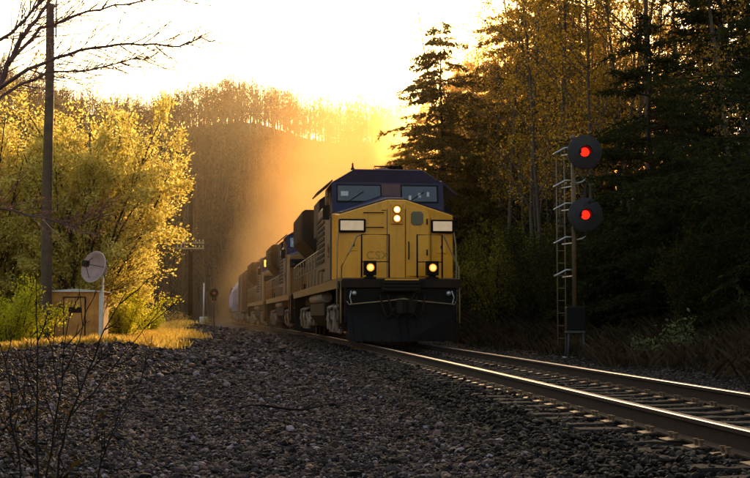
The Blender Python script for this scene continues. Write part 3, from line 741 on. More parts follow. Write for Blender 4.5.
# ------------------------------------------------------------------ FREIGHT CARS
def freight_car(kind, label, col, L=16.2):
    root = thing(kind, label, 'freight car', group='freight cars behind the locomotives')
    m = MB()
    if kind == 'covered_hopper':
        pr = [(-1.25, 1.25), (1.25, 1.25), (1.55, 1.9), (1.60, 3.4), (1.25, 4.25), (.7, 4.5), (-.7, 4.5), (-1.25, 4.25), (-1.60, 3.4), (-1.55, 1.9)]
        m.prism(pr, 'y', 1.3, L - 1.3); body = m
        m = MB()
        for k in range(3): yy = 2.0 + k * (L - 4) / 3; m.add([(-1.2, yy, 1.24), (1.2, yy, 1.24), (1.2, yy + 3.6, 1.24), (-1.2, yy + 3.6, 1.24), (-.4, yy + 1.4, .45), (.4, yy + 1.4, .45), (.4, yy + 2.2, .45), (-.4, yy + 2.2, .45)], [(0, 1, 5, 4), (1, 2, 6, 5), (2, 3, 7, 6), (3, 0, 4, 7), (4, 5, 6, 7)])
        m.build('hopper_chute', col, root)
        m = MB(); m.box(-.6, .6, 1.5, L - 1.5, 4.52, 4.60)
        for k in range(6): m.cyl((0, 2.4 + k * 2.2, 4.6), (0, 2.4 + k * 2.2, 4.72), .35, 14)
        m.build('roof_hatch', DIRTY, root)
        for s in (-1, 1):
            for k in range(9): yy = 1.5 + k * (L - 3.2) / 8; body.box(min(s * 1.605, s * 1.66), max(s * 1.605, s * 1.66), yy, yy + .12, 1.75, 3.35)
        body.build('body', col, root, .03)
    else:
        m.box(-1.52, 1.52, .6, L - .6, 1.1, 4.35); body = m
        m = MB(); m.prism([(-1.56, 4.352), (1.56, 4.352), (1.3, 4.5), (0, 4.6), (-1.3, 4.5)], 'y', .55, L - .55); m.build('roof', DIRTY, root)
        m = MB()
        for s in (-1, 1):
            m.box(min(s * 1.521, s * 1.60), max(s * 1.521, s * 1.60), L / 2 - 1.5, L / 2 + 1.5, 1.2, 4.2)
        m.build('sliding_door', col, root)
        for s in (-1, 1):
            for k in range(16):
                yy = .9 + k * (L - 1.9) / 15
                if abs(yy - L / 2) > 1.6: body.box(min(s * 1.521, s * 1.58), max(s * 1.521, s * 1.58), yy, yy + .09, 1.15, 4.25)
        body.build('body', col, root, .03)
    m = MB()
    for s in (-1, 1):
        for yy in (.62, L - .66):
            for k in range(9): m.tube([(s * 1.2, yy - .05, 1.2 + k * .34), (s * 1.55, yy - .05, 1.2 + k * .34)], .016, 5)
    m.box(-.25, .25, .1, L - .1, .85, 1.09); m.build('ladder', DIRTY, root)
    for y0 in (1.6, L - 3.3): truck(root, y0, 2, 1.7)
    return root
PALE = pmat('pale_lavender_car_paint', (.62, .52, .62), .5, var=.3, scale=1.2)
PALE2 = pmat('pale_grey_car_paint', (.50, .40, .40), .55, var=.35, scale=1.2, c2=(.28, .18, .14))
BROWN = pmat('brown_car_paint', (.22, .085, .035), .6, var=.4, scale=1.2)
y = LOCO_Y + 68.8
cars = [freight_car('boxcar', 'brown boxcar coupled right behind the third locomotive', BROWN),
        freight_car('covered_hopper', 'pinkish grey covered hopper car next to the brown boxcar', PALE2),
        freight_car('covered_hopper', 'pale lavender hopper car, last one clear of the dust at the tail', PALE)]
for c in cars: put_on_track(c, y, 16.2); y += 17.0
for k in range(3):
    src = cars[[2, 0, 1][k]]; c = place_copy(src, (0, 0, 0), label=['pale hopper car fading into the dust behind the lavender hopper', 'boxcar almost hidden in dust far down the train', 'hopper car at the very tail of the train, lost in dust'][k])
    put_on_track(c, y, 16.2); y += 17.0

# ------------------------------------------------------------------ SIGNAL
def build_signal():
    b = at(575, 355, 28.0); x0, y0 = b.x, 28.0; z0 = gz(x0, y0)
    s = thing('railway_signal', 'tall railway signal mast with ladder and two round heads lit red', 'signal', (x0, y0, z0))
    zb = CAM_H - z0                                    # camera height above the foot
    def H(py): return zb + (316 - py) / FPX * 28.0 * 1.0
    FND = MB(); FND.box(-.28, .28, -.28, .28, -.25, .04); FND.build('foundation', CONC, s, .02)
    m = MB()
    m.box(-.10, .10, -.10, .10, .55, .60)
    for dx in (-.16, .16):
        for dy in (-.16, .16): m.tube([(dx * 1.15, dy * 1.15, .02), (dx, dy, .58)], .024, 6)
    m.box(-.20, .20, -.20, .20, .57, .62); m.build('mast_base', pmat('dull_grey_steel', (.05, .045, .045), .7, 0), s)
    m = MB(); m.box(-.20, .22, -.17, .17, .625, 1.15); jb = m.build('junction_box', BLK, s, .02)
    MASTM = pmat('tan_painted_mast', (.17, .095, .04), .6, var=.4, scale=6)
    m = MB(); m.cyl((0, 0, 1.1), (0, 0, H(138)), .048, 16); m.lathe([(.075, H(138)), (.08, H(138) + .04), (.03, H(138) + .09), (0, H(138) + .1)], 14); m.build('mast', MASTM, s)
    lx = -.27
    m = MB()
    for dx in (-.09, .09): m.tube([(lx + dx, .12, .3), (lx + dx, .12, H(156))], .014, 6)
    z = .45
    while z < H(158): m.tube([(lx - .09, .12, z), (lx + .09, .12, z)], .008, 5); z += .28
    m.build('ladder', pmat('dark_tan_ladder', (.20, .12, .05), .6), s)
    for py in (147, 180, 203, 237, 270):
        z = H(py); m = MB()
        m.tube([(.0, .0, z), (-.18, .0, z), (lx - .13, .05, z - .12), (lx - .16, .10, z - .14)], .020, 6)
        m.tube([(.0, .0, z - .13), (lx + .02, .12, z - .16)], .012, 5)
        if py in (180, 237): m.tube([(.06, 0, z - .06), (.18, -.02, z - .04), (.26, -.03, z + .02)], .020, 6)
        m.build('ladder_bracket', SILVER, s)
    for py in (152.5, 215.5):
        z = H(py); hx = .23; hd = thing('signal_head', None, None); hd.parent = s; hd.location = (0, 0, 0)
        bpy.data.objects.remove(hd)
        TGT = pmat('weathered_black_signal_disc', (.028, .02, .02), .65, var=.5, scale=5)
        m = MB(); m.lathe([(0, -.20), (.37, -.20), (.385, -.19), (.385, -.17), (.37, -.165), (0, -.165)], 48, 'y', (hx, 0, z)); hd = m.build('signal_head', TGT, s)
        m = MB(); m.lathe([(0, .22), (.14, .20), (.17, .05), (.17, -.164)], 20, 'y', (hx, 0, z)); m.box(-.02, .10, -.04, .04, z - .05, z + .05); m.box(.12, .32, -.05, .10, z - .34, z - .15); m.build('lamp_housing', BLK, hd)
        m = MB(); n = 18; b0 = len(m.v)
        for k in range(n + 1):
            a = math.pi * (-.12 + 1.24 * k / n)
            for (rr, yy) in ((.125, -.20), (.125, -.46), (.117, -.46), (.117, -.20)): m.v.append((hx + rr * math.cos(a), yy, z + rr * math.sin(a)))
        for k in range(n):
            for j in range(4): m.f.append((k * 4 + j, k * 4 + (j + 1) % 4, (k + 1) * 4 + (j + 1) % 4, (k + 1) * 4 + j)); m.m.append(0); m.sm.append(True)
        m.build('visor', BLK, hd)
        m = MB(); m.lathe([(0, -.245), (.06, -.238), (.10, -.205)], 24, 'y', (hx, 0, z)); m.build('lens', REDL, hd)
build_signal()

# ------------------------------------------------------------------ SHED, DISH, POLES
def build_shed():
    a, b = at(50, 345, 44.5), at(101, 345, 44.5); z0 = gz((a.x + b.x) / 2, 46); w = b.x - a.x
    zt = at(75, 292, 44.5).z
    SH = pmat('orange_tan_metal', (.66, .30, .05), .55, var=.5, scale=2.2, c2=(.36, .12, .015))  # orange tan with darker brown patches
    WH = pmat('white_paint_and_lit_edge', (.75, .70, .62), .5, var=.2)
    s = thing('equipment_shed', 'small orange tan metal shed with pale roof edge beside the dish', 'shed', ((a.x + b.x) / 2, 44.5, z0), R(6))
    h = zt - z0; m = MB(); m.box(-w / 2, w / 2, 0, 2.2, -.1, h); wl = m.build('wall', SH, s)
    m = MB()
    for k in range(9): x = -w / 2 + .08 + k * (w - .16) / 8; m.box(x - .015, x + .015, -.02, -.001, 0, h - .08)
    m.build('wall_rib', SH, wl)
    m = MB(); m.box(w / 2 - .10, w / 2 + .03, -.045, -.002, -.05, h - .01); m.box(w / 2 + .002, w / 2 + .03, -.045, .1, -.05, h - .01); m.build('lit_corner_strip', WH, s)  # white strips paint the sunlit corner of the wall
    m = MB(); m.prism([(-w / 2 - .1, h), (w / 2 + .1, h), (w / 2 + .1, h + .04), (0, h + .11), (-w / 2 - .1, h + .04)], 'y', -.12, 2.3); m.build('roof', WH, s)
    m = MB(); m.box(-.40, .30, -.05, -.022, .1, h - .25); d = m.build('door', SH, s, .01)
    m = MB(); m.box(-.44, -.405, -.035, -.002, .05, h - .2); m.box(.305, .34, -.035, -.002, .05, h - .2); m.box(-.44, .34, -.035, -.002, h - .2, h - .165); m.build('door_frame', BLK, s)
    m = MB()
    for k in range(5): m.box(-w / 2 + .2, -w / 2 + .5, -.04, -.022, h - .75 + k * .07, h - .72 + k * .07)
    m.build('vent', BLK, s)
    m = MB(); m.box(-.25, .2, -.062, -.051, 1.15, 1.35); m.build('plate', BLK, d)
    m = MB(); m.box(-.36, -.28, -.10, -.051, .9, 1.0); m.build('handle', BLK, d)
build_shed()
def build_dish():
    p = at(102, 345, 43.6); z0 = gz(p.x, 43.6); s = thing('satellite_dish', 'round pale pink satellite dish on a white post by the shed', 'satellite dish', (p.x, 43.6, z0))
    WH = pmat('white_paint_and_lit_edge', (.75, .70, .62), .5)
    zc = at(98, 269, 43.6).z - z0
    m = MB(); m.cyl((0, 0, -.3), (0, 0, zc - .1), .038, 12); m.build('post', WH, s)
    DM = pmat('pale_pink_dish', (.52, .34, .32), .5, var=.4, scale=3, c2=(.34, .2, .17))
    m = MB(); pr = [(r_, -.9 * r_ * r_) for r_ in np.linspace(0, .54, 8)] + [(.55, -.9 * .54 ** 2 + .01)] + [(r_, -.9 * r_ * r_ + .02) for r_ in np.linspace(.54, 0, 8)]
    m.lathe(pr, 36, 'y'); bw = m.build('bowl', DM, s); bw.location = (-.12, -.15, zc); bw.rotation_euler = (R(-14), 0, R(-32))
    m = MB(); m.lathe([(.545, -.27), (.56, -.265), (.56, -.25), (.545, -.245)], 36, 'y'); m.build('rim', WH, bw)
    m = MB(); m.box(-.10, .10, -.72, -.56, -.10, .10)
    for a in (0, 2.1, 4.2): m.tube([(.42 * math.cos(a), -.16, .42 * math.sin(a)), (.05 * math.cos(a), -.6, .05 * math.sin(a))], .012, 5)
    m.build('feed_horn', BLK, bw)
    m = MB(); m.box(-.12, .12, -.06, .12, zc - .18, zc + .14); m.build('mount', SILVER, s)
build_dish()
def pole_near():
    a = at(45, 345, 44); z0 = gz(a.x, 44); top = at(45, 4, 44).z - z0
    s = thing('utility_pole', 'tall dark wooden pole standing at the left corner of the shed', 'pole', (a.x, 44, z0))
    m = MB(); n = 10
    m.tube([(.02 * math.sin(k), 0, -.5 + (top + .5) * k / n) for k in range(n + 1)], [.20 - .06 * k / n for k in range(n + 1)], 14); m.build('shaft', POLEM, s)
    m = MB(); m.cyl((.10, .02, top - .1), (.24, .02, top + .1), .02, 6); m.tube([(.2, .05, top - 1.2), (.2, .05, top + .3)], .03, 8); m.lathe([(.04, top + .3), (.06, top + .34), (.03, top + .4), (.05, top + .44), (0, top + .5)], 10, 'z', (.2, .05, 0)); m.build('insulator', SILVER, s)
    m = MB(); m.tube([(.15, -.06, 0), (.13, -.06, 4), (.12, -.05, top - 1)], .018, 6); m.build('conduit', BLK, s)
pole_near()
def pole_far(px, topy, basey, d, label, arms):
    a = at(px, basey, d); z0 = gz(a.x, d); top = at(px, topy, d).z - z0
    s = thing('utility_pole', label, 'pole', (a.x, d, z0), 0)
    m = MB(); m.tube([(0, 0, -.5), (0, 0, top)], [.22, .16], 12); m.build('shaft', BARKD, s)
    for py in arms:
        z = at(px, py, d).z - z0
        m = MB(); m.box(-1.15, 1.15, -.30, -.18, z - .06, z + .06); c = m.build('crossarm', pmat('weathered_arm_wood', (.42, .32, .15), .7, var=.3), s)
        m = MB()
        for k in (-1.05, -.75, -.45, .45, .75, 1.05): m.lathe([(.015, z + .05), (.015, z + .12), (.05, z + .12), (.055, z + .17), (.03, z + .2), (.045, z + .24), (0, z + .26)], 10, 'z', (k, -.24, 0))
        m.build('insulator', pmat('pale_glass_insulator', (.75, .75, .45), .15, coat=.5), c)
pole_far(190, 190, 328, 104, 'distant pole with two crossarms of pale insulators before the wooded hill', (243, 248.5))
def far_mast(px, topy, basey, d, name, label, cat, box, red=False):
    a = at(px, basey, d); z0 = gz(a.x, d); top = at(px, topy, d).z - z0
    s = thing(name, label, cat, (a.x, d, z0)); m = MB(); m.cyl((0, 0, -.3), (0, 0, top), .07, 8); m.build('mast', SILVER if box else POLEM, s)
    if box:
        m = MB(); m.box(-.32, .32, -.3, .3, 0, 1.0); m.build('cabinet', pmat('white_paint_and_lit_edge', (.75, .70, .62), .5), s, .04)
        m = MB(); m.box(-.9, .05, -.05, .05, top - .35, top - .25); m.tube([(-.85, 0, top - .3), (0, 0, top)], .03, 5); m.build('bracket', POLEM, s)
    else:
        m = MB(); m.lathe([(0, -.12), (.42, -.12), (.42, -.08), (0, -.06)], 24, 'y', (0, 0, top - .3)); m.box(-.2, .2, -.05, .2, top - 1.0, top - .7); m.build('signal_head', BLK, s)
        m = MB(); m.lathe([(0, -.145), (.08, -.14), (.12, -.122)], 16, 'y', (0, 0, top - .3)); m.build('lens', pmat('unlit_red_lens', (.5, .06, .02), .2), s)
far_mast(203.5, 283, 322, 112, 'signal_mast', 'slim distant mast with white cabinet at its foot, right of the far pole', 'mast', True)
far_mast(214, 290, 322, 118, 'distant_signal', 'small distant track signal near the tail of the train', 'signal', False)

# ------------------------------------------------------------------ VEGETATION
def conifer(name, label, seed, H, Rb, droop=.25, dens=1., lowest=.06, cat='conifer tree', mat=NEEDLE, group=None, lsz=.16):
    r = np.random.default_rng(seed); segs = []; P = []; D = []
    k = 14; q = Vector((0, 0, -.4)); lean = Vector((r.normal(0, .015), r.normal(0, .015), 1))
    line = []
    for i in range(k + 1):
        line.append(Vector((lean.x * H * i / k + .04 * math.sin(i * 1.3 + seed), lean.y * H * i / k, -.4 + (H + .4) * i / k)))
    rad = H * .012
    for i in range(k): segs.append((*line[i], *line[i + 1], rad * (1 - i / k) + .012, rad * (1 - (i + 1) / k) + .012))
    nb = int(115 * dens)
    for b in range(nb):
        f = lowest + (1 - lowest) * (b + r.random()) / nb
        z = f * H; i = min(int((z + .4) / (H + .4) * k), k - 1); base = line[i].lerp(line[i + 1], ((z + .4) / (H + .4) * k) - i)
        L = Rb * ((1 - f) ** .72) * r.uniform(.35, 1.35) + .22
        az = r.uniform(0, 6.283); d = Vector((math.cos(az), math.sin(az), .30 - droop * (1 - f) + r.normal(0, .14)))
        m = 7; p = Vector(base); dd = d.normalized(); rr = .012 + .008 * L
        for j in range(m):
            dd = (dd + Vector((r.normal(0, .06), r.normal(0, .06), -droop * .22))).normalized(); p2 = p + dd * L / m
            segs.append((*p, *p2, rr * (1 - j / m) + .004, rr * (1 - (j + 1) / m) + .003))
            if j > 0:
                for s in (-1, 1):
                    for _ in range(2 if L > .9 else 1):
                        side = dd.cross(Vector((0, 0, 1))).normalized() * s
                        td = (side * r.uniform(.6, 1) + dd * r.uniform(.4, 1) + Vector((0, 0, -.15 + r.normal(0, .12)))).normalized()
                        tl = L * .30 * (1 - .55 * j / m) * r.uniform(.5, 1.3) + .08; tp = p.lerp(p2, r.random())
                        segs.append((*tp, *(tp + td * tl), .006, .003))
                        nl = max(3, int(tl / .028))
                        tt = r.random(nl)
                        for u in tt:
                            c = tp + td * tl * u; P.append((c.x + r.normal(0, .02), c.y + r.normal(0, .02), c.z + r.normal(0, .015)))
                            sd_ = side.cross(td); e = td * .7 + dd * .5 + Vector(r.normal(size=3)) * .55; D.append(tuple(e))
            p = p2
    V, F = leaves(P, lsz, r, .28, np.array(D), 1.5)
    return plant(name, label, cat, segs, V, F, BARKD, mat, 4, group=group)

HARD = dict(lev=3, seg=[12, 5, 4, 3], wob=[.035, .12, .16, .2], up=[.015, .06, .05, .02], start=[.26, .12, .1, 0], br=[22, 6, 3.4, 0], ang=[.75, .7, .7, 0], len=[.30, .55, .5, 0], tap=[.55, .4, .3, 0], rr=[.42, .55, .55, .5])
def hardwood(name, label, seed, H, rad, leafn=1.2, leaf=GOLDLEAF, bark=BARK, cfg=HARD, lsz=.08, lean=.05, group=None, cat='bare tree', nn=4):
    r = np.random.default_rng(seed); segs = []; tips = []
    grow(r, segs, tips, (0, 0, -.4), (r.normal(0, lean), r.normal(0, lean), 1), H, rad, 0, cfg)
    V = F = None
    if leafn > 0:
        T = np.array(tips); k = r.random(len(T)) < min(1, leafn) if leafn < 1 else np.ones(len(T), bool); T = T[k]
        T = np.repeat(T, max(1, int(round(leafn))), 0)
        V, F = leaves(T[:, :3] + r.normal(0, .10, (len(T), 3)), lsz, r, .6)
    return plant(name, label, cat, segs, V, F, bark, leaf, nn, group=group)

def shrub(name, label, seed, H, Wd, stems, nleaf, leaf, lsz=.07, bark=BARKD, cat='shrub', group=None, arch=.12, clump=0):
    """many stems arching out of one root with leaves along them"""
    r = np.random.default_rng(seed); segs = []; P = []; D = []
    cfg = dict(lev=2, seg=[8, 5, 3], wob=[.07, .14, .2], up=[-.02, .0, .02], start=[.18, .1, 0], br=[11, 5, 0], ang=[.6, .65, 0], len=[.36, .5, 0], tap=[.45, .3, 0], rr=[.45, .5, .5])
    for k in range(stems):
        a = r.uniform(0, 6.283); sp = r.uniform(.05, 1) * Wd / H
        tips = []
        grow(r, segs, tips, (.12 * Wd * math.cos(a) * r.random(), .12 * Wd * math.sin(a) * r.random(), -.2), (math.cos(a) * sp, math.sin(a) * sp, 1), H * r.uniform(.6, 1.05), H * .0075 + .008, 0, cfg)
        P += [t[:3] for t in tips]; D += [t[3:] for t in tips]
    P = np.array(P); D = np.array(D); rep = max(1, int(nleaf / len(P))); idx = r.integers(0, len(P), nleaf)
    if clump:
        wgt = np.clip(.5 + .9 * vnoise(P[:, 0] + P[:, 2] * .7, P[:, 1] + P[:, 2] * .9, clump, seed), .015, None) ** 1.6; idx = r.choice(len(P), nleaf, p=wgt / wgt.sum())
    Q = P[idx] - D[idx] * r.uniform(0, .5, (nleaf, 1)) + r.normal(0, .06 + .008 * H, (nleaf, 3)); DD = D[idx] + r.normal(0, .6, (nleaf, 3))
    Q[:, 2] = np.maximum(Q[:, 2], .02)
    V, F = leaves(Q, lsz, r, .5, DD)
    return plant(name, label, cat, segs, V, F, bark, leaf, 4, trunk='stems', group=group)
def seat(o, px, d, rz=0, sc=1., dz=0.):
    x = (px - 375) / FPX * d; o.location = (x, d, gz(x, d) + dz); o.rotation_euler = (0, 0, rz); o.scale = (sc,) * 3; return o
def dup_at(src, px, d, rz, sc, label, group=None, dz=0.):
    c = copy_tree(src); seat(c, px, d, rz, sc, dz); c['label'] = label
    if group: c['group'] = group
    return c

# left: tall budding bushes
GL = 'budding bushes behind the shed'
b1 = shrub('budding_bush', 'broad pale yellow bush spreading right towards the distant pole', 21, 9.4, 4.6, 30, 80000, WILLOW, .13, group=GL, cat='bush', clump=1.1); seat(b1, 76, 52, .4)
b2 = shrub('budding_bush', 'tall yellow green bush rising over the satellite dish', 22, 9.2, 4.0, 26, 70000, WILLOW, .13, group=GL, cat='bush', clump=1.0); seat(b2, 78, 49, 1.4)
dup_at(b1, 26, 56, 2.4, 1.0, 'golden bush behind the wooden pole', GL)
dup_at(b2, 0, 50, .2, .98, 'yellow bush at the left edge of the photo behind the lime shrub', GL)
dup_at(b2, 124, 66, 3.3, .62, 'smaller pale bush low on the far right side of the bush row', GL)
dup_at(b1, -45, 57, 4.2, 1.0, 'large bush mostly cut off by the left edge of the photo', GL)
lime = shrub('lime_shrub', 'bright lime green shrub at the far left below the pole', 31, 2.3, 1.8, 14, 9000, LIMEL, .085, group='lime green shrubs'); seat(lime, 8, 37, 0)
dup_at(lime, 122, 54, 1.8, 1.15, 'bright lime shrub right of the satellite dish post', 'lime green shrubs')
dup_at(lime, 150, 72, 2.8, .8, 'low lime shrub farthest right beside the straw patch', 'lime green shrubs')
dup_at(lime, 28, 42, 4.0, .8, 'small lime shrub close to the foot of the wooden pole', 'lime green shrubs')
TW = pmat('tan_twigs', (.28, .15, .06), .8)
# far pole foot brush
brush = shrub('dry_brush', 'low dry brown brush around the foot of the distant pole', 33, 1.5, 1.8, 16, 2500, STRAW, .07, group='dry brush by the far pole'); seat(brush, 178, 100)
dup_at(brush, 168, 92, 1, 1.1, 'dry brown brush left of the distant pole', 'dry brush by the far pole')
dup_at(brush, 206, 108, 2, .9, 'dry brown brush in front of the slim distant mast', 'dry brush by the far pole')

# right: conifers
GC = 'dark conifers on the right bank'
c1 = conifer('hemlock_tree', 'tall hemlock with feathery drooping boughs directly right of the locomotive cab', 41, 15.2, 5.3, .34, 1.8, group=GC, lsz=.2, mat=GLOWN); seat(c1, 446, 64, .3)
c2 = conifer('hemlock_tree', 'huge dark conifer hanging over the right edge of the photo', 42, 13.5, 4.6, .26, 1.25, .05, group=GC, lsz=.14); seat(c2, 722, 38, 0)
c3 = conifer('hemlock_tree', 'slender conifer close behind the red signal, on its right', 43, 8.6, 2.6, .24, 1.0, .05, group=GC, lsz=.14); seat(c3, 652, 34, 0)
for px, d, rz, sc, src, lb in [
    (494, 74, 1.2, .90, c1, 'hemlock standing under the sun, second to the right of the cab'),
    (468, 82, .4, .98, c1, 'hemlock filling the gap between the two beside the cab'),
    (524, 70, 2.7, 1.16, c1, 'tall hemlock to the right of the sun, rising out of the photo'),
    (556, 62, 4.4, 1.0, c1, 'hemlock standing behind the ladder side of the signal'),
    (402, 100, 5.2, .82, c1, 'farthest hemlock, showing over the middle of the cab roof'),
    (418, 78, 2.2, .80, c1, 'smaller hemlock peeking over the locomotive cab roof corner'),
    (524, 60, 3.0, .70, c3, 'young conifer midway between the locomotive and the signal'),
    (850, 25, 2.0, .9, c2, 'nearest dark conifer, its boughs reaching in from the right edge'),
    (700, 50, 4.1, .80, c2, 'dark conifer farther up the bank behind the biggest one'),
    (612, 48, 5.0, .95, c3, 'narrow conifer just behind the signal heads'),
    (676, 31, 1.9, .62, c3, 'short dark conifer low on the bank right of the signal'),
    (744, 40, .9, .85, c2, 'tall conifer filling the upper right corner')]:
    dup_at(src, px, d, rz, sc, lb, GC)

# right: slender hardwoods
GH = 'bare slender trees on the right hillside'
LH = 'slender gold budded tree of the right hillside wood'
hw = [hardwood('bare_tree', LH, 50 + k, 15 + k % 3 * 1.5, .080 + .012 * (k % 3), 2.6, lsz=.095, group=GH) for k in range(5)]
r = np.random.default_rng(77); first = set(); cnt = 0
for k in range(900):
    d = r.uniform(34, 94); px = r.uniform(415, 790) if k % 3 else r.uniform(470, 640)
    x = (px - 375) / FPX * d; t = x - float(xc(d))
    if t < 7.5: continue
    if px < 500 and d < 66: continue
    j = cnt % 5; rz = r.uniform(0, 6.28); sc = r.uniform(.72, 1.12)
    lb = LH + (' left of the signal' if px < 560 else (' behind the signal' if px < 640 else ' among dark conifers'))
    if cnt < 5: seat(hw[j], px, d, rz, sc); hw[j]['label'] = lb
    else: dup_at(hw[j], px, d, rz, sc, lb, GH)
    cnt += 1
    if cnt >= 100: break
# a few trunks that stand out against the sky
for px, d, lb, sc in [(590, 40, 'straight bare trunk rising just right above the upper signal head', .95), (545, 45, 'bare trunk left of the signal reaching the top of the photo', 1.0), (632, 42, 'bare trunk between the signal and the dark conifers', 1.05)]:
    o = dup_at(hw[int(px) % 5], px, d, px, sc, lb, 'bare trunks standing out near the signal')
# right: thicket shrubs
GS = 'thicket shrubs along the right bank'
LS = 'dull green brown shrub of the thicket on the right bank'
sh = [shrub('thicket_shrub', LS, 60 + k, 3.2 + .5 * k, 2.2, 15, 9000, SHRUBL, .10, group=GS) for k in range(3)]
cnt = 0
for k in range(400):
    d = r.uniform(27, 95); px = r.uniform(425, 790); x = (px - 375) / FPX * d; t = x - float(xc(d))
    if t < 5.3 + .01 * d or t > 17: continue
    if abs(px - 575) < 22 and d < 30: continue
    j = cnt % 3
    if cnt < 3: seat(sh[j], px, d, r.uniform(0, 6), r.uniform(.6, 1.1))
    else: dup_at(sh[j], px, d, r.uniform(0, 6.28), r.uniform(.6, 1.15), LS, GS)
    cnt += 1
    if cnt >= 75: break
fern = shrub('fern_shrub', 'pale green leafy spray low on the right bank', 71, 1.0, 1.5, 12, 1800, FERNL, .09, arch=.3); seat(fern, 668, 24.5, 0)  # leaves paler than the thicket around
ydsh = shrub('yellow_green_shrub', 'yellow green shrub beside the right side of the locomotive', 72, 3.4, 2.0, 14, 7000, leafmat('olive_glow_leaf', [(.07, .065, .008), (.16, .14, .015), (.26, .22, .025)], .6), .09, group='yellow green shrubs by the locomotive'); seat(ydsh, 500, 48, 0)  # raised leaf colour carries the olive glow beside the cab
for px, d, rz, sc, lb in [(476, 58, 1, 1.2, 'yellow green shrub tight against the right edge of the locomotive cab'), (522, 54, 2, 1.25, 'tall yellow green shrub midway between the locomotive and the signal'), (548, 46, 3, 1.0, 'yellow green shrub close on the left of the signal mast'), (505, 66, 4, 1.5, 'largest yellow green shrub, farther back right of the cab')]:  # copies added to brighten the dark stretch right of the cab
    dup_at(ydsh, px, d, rz, sc, lb, 'yellow green shrubs by the locomotive')

# low vegetation as masses
def blades(name, label, xs, ys, h, w, mat, seed, lean=.35):
    r = np.random.default_rng(seed); n = len(xs); z = ground_z(xs, ys)
    a = r.uniform(0, 6.283, n); H = h * r.uniform(.4, 1.3, n); L = H * r.uniform(0, lean * 2, n)
    base = np.stack([xs, ys, z - .01], 1); dirh = np.stack([np.cos(a), np.sin(a), np.zeros(n)], 1); sd_ = np.stack([-np.sin(a), np.cos(a), np.zeros(n)], 1)
    tip = base + dirh * L[:, None] + np.stack([np.zeros(n), np.zeros(n), H], 1); mid = base + dirh * L[:, None] * .35 + np.stack([np.zeros(n), np.zeros(n), H * .6], 1)
    V = np.stack([base - sd_ * w, base + sd_ * w, mid + sd_ * w * .6, tip, mid - sd_ * w * .6], 1).reshape(-1, 3)
    o = np_mesh(name, V, np.arange(5 * n).reshape(-1, 5), mat); return tag(o, label, 'grass', kind='stuff')
r = np.random.default_rng(91)
n = 95000; y = 31 + 75 * r.random(n) ** 1.5; x = xc(y) - 5.8 - r.gamma(2.1, 2.6, n) + 1.1 * vnoise(y, y * 0, 5, 2); blades('dry_grass', 'golden dry grass lit by the low sun behind the berm', x, y, .30, .018, leafmat('bright_straw', [(.42, .27, .05), (.70, .50, .11), (.88, .70, .22)], .68), 1)
n = 2600; y = r.uniform(7.2, 28, n); x = -(.19 + .13 * r.random(n) ** .6) * y; k = vnoise(x, y, .45, 9) > r.uniform(-.2, .9, n); x, y = x[k], y[k]; blades('dead_grass', 'sparse dead brown grass at the lower left corner', x, y, .11, (.0009 * y / 9)[:, None], leafmat('dull_straw', [(.02, .012, .006), (.05, .03, .012), (.24, .14, .03)], .5), 2, .7)
n = 42000; y = r.uniform(13, 75, n); t = 3.0 + r.gamma(1.9, 2.0, n) + .5 * vnoise(y, y * 0, 2.0, 4); x = xc(y) + t; blades('dead_weeds', 'dead brown weeds covering the foot of the right bank', x, y, .34, .010, WEEDD, 3, .6)

# ------------------------------------------------------------------ far hillside forest
def hill_forest():
    r = np.random.default_rng(101); segs = []; LP = []
    n = 3400; xs = r.uniform(-150, 75, n); ys = r.uniform(226, 372, n); ys[:1000] = r.uniform(345, 374, 1000)
    zs = ground_z(xs, ys)
    for x, y, z in zip(xs, ys, zs):
        H = r.uniform(9, 15); lx, ly = r.normal(0, .8, 2)
        segs.append((x, y, z - .5, x + lx, y + ly, z + H, .15, .03))
        if y > 340: LP += [(x + r.normal(0, 1.5), y + r.normal(0, 1.5), z + r.uniform(0, 4.5)) for _ in range(8)]
        for k in range(9):
            f = r.uniform(.02 if y > 344 else .15, .97); a = r.uniform(0, 6.283); L = H * .26 * (1.15 - f) * r.uniform(.6, 1.3) + .6
            bx, by, bz = x + lx * f, y + ly * f, z + H * f
            ex, ey, ez = bx + math.cos(a) * L * .75, by + math.sin(a) * L * .75, bz + L * .8
            segs.append((bx, by, bz, ex, ey, ez, .055, .018))
            for q in range(2):
                g = r.uniform(.4, .9); a2 = a + r.normal(0, .9)
                mx, my, mz = bx + (ex - bx) * g, by + (ey - by) * g, bz + (ez - bz) * g
                segs.append((mx, my, mz, mx + math.cos(a2) * L * .4, my + math.sin(a2) * L * .4, mz + L * .4, .026, .012))
                LP.append((mx, my, mz)); LP.append((ex, ey, ez)); LP.append(((mx + ex) / 2, (my + ey) / 2, mz + .5))
    V, F = seg_mesh(segs, 3)
    LP = np.array(LP); LP = np.repeat(LP, 3, 0) + r.normal(0, .55, (len(LP) * 3, 3)); V2, F2 = leaves(LP, .46, r, .35)
    HB = pmat('far_bark', (.12, .075, .05), .9, var=.5, scale=.1)
    HL = leafmat('far_brown_twigs', [(.04, .027, .018), (.075, .048, .03), (.14, .085, .04)], .4)
    o = np_mesh('forest', np.concatenate([V, V2]), np.concatenate([F, F2 + len(V)]), [HB, HL], mi=np.concatenate([np.zeros(len(F)), np.ones(len(F2))]))
    tag(o, 'brown leafless wood covering the far hillside behind the train', 'forest', kind='stuff')
hill_forest()
GR = 'trees along the skyline of the far hill'; LR = 'small golden tree standing on the skyline of the far hill'
rt = [hardwood('ridge_tree', LR, 80 + k, 9.5 + k, .16, 2.4, lsz=.38, group=GR, cat='tree', nn=3, cfg=dict(HARD, br=[16, 4.5, 2.2, 0], start=[.3, .15, .1, 0], lev=2)) for k in range(4)]
r = np.random.default_rng(111)
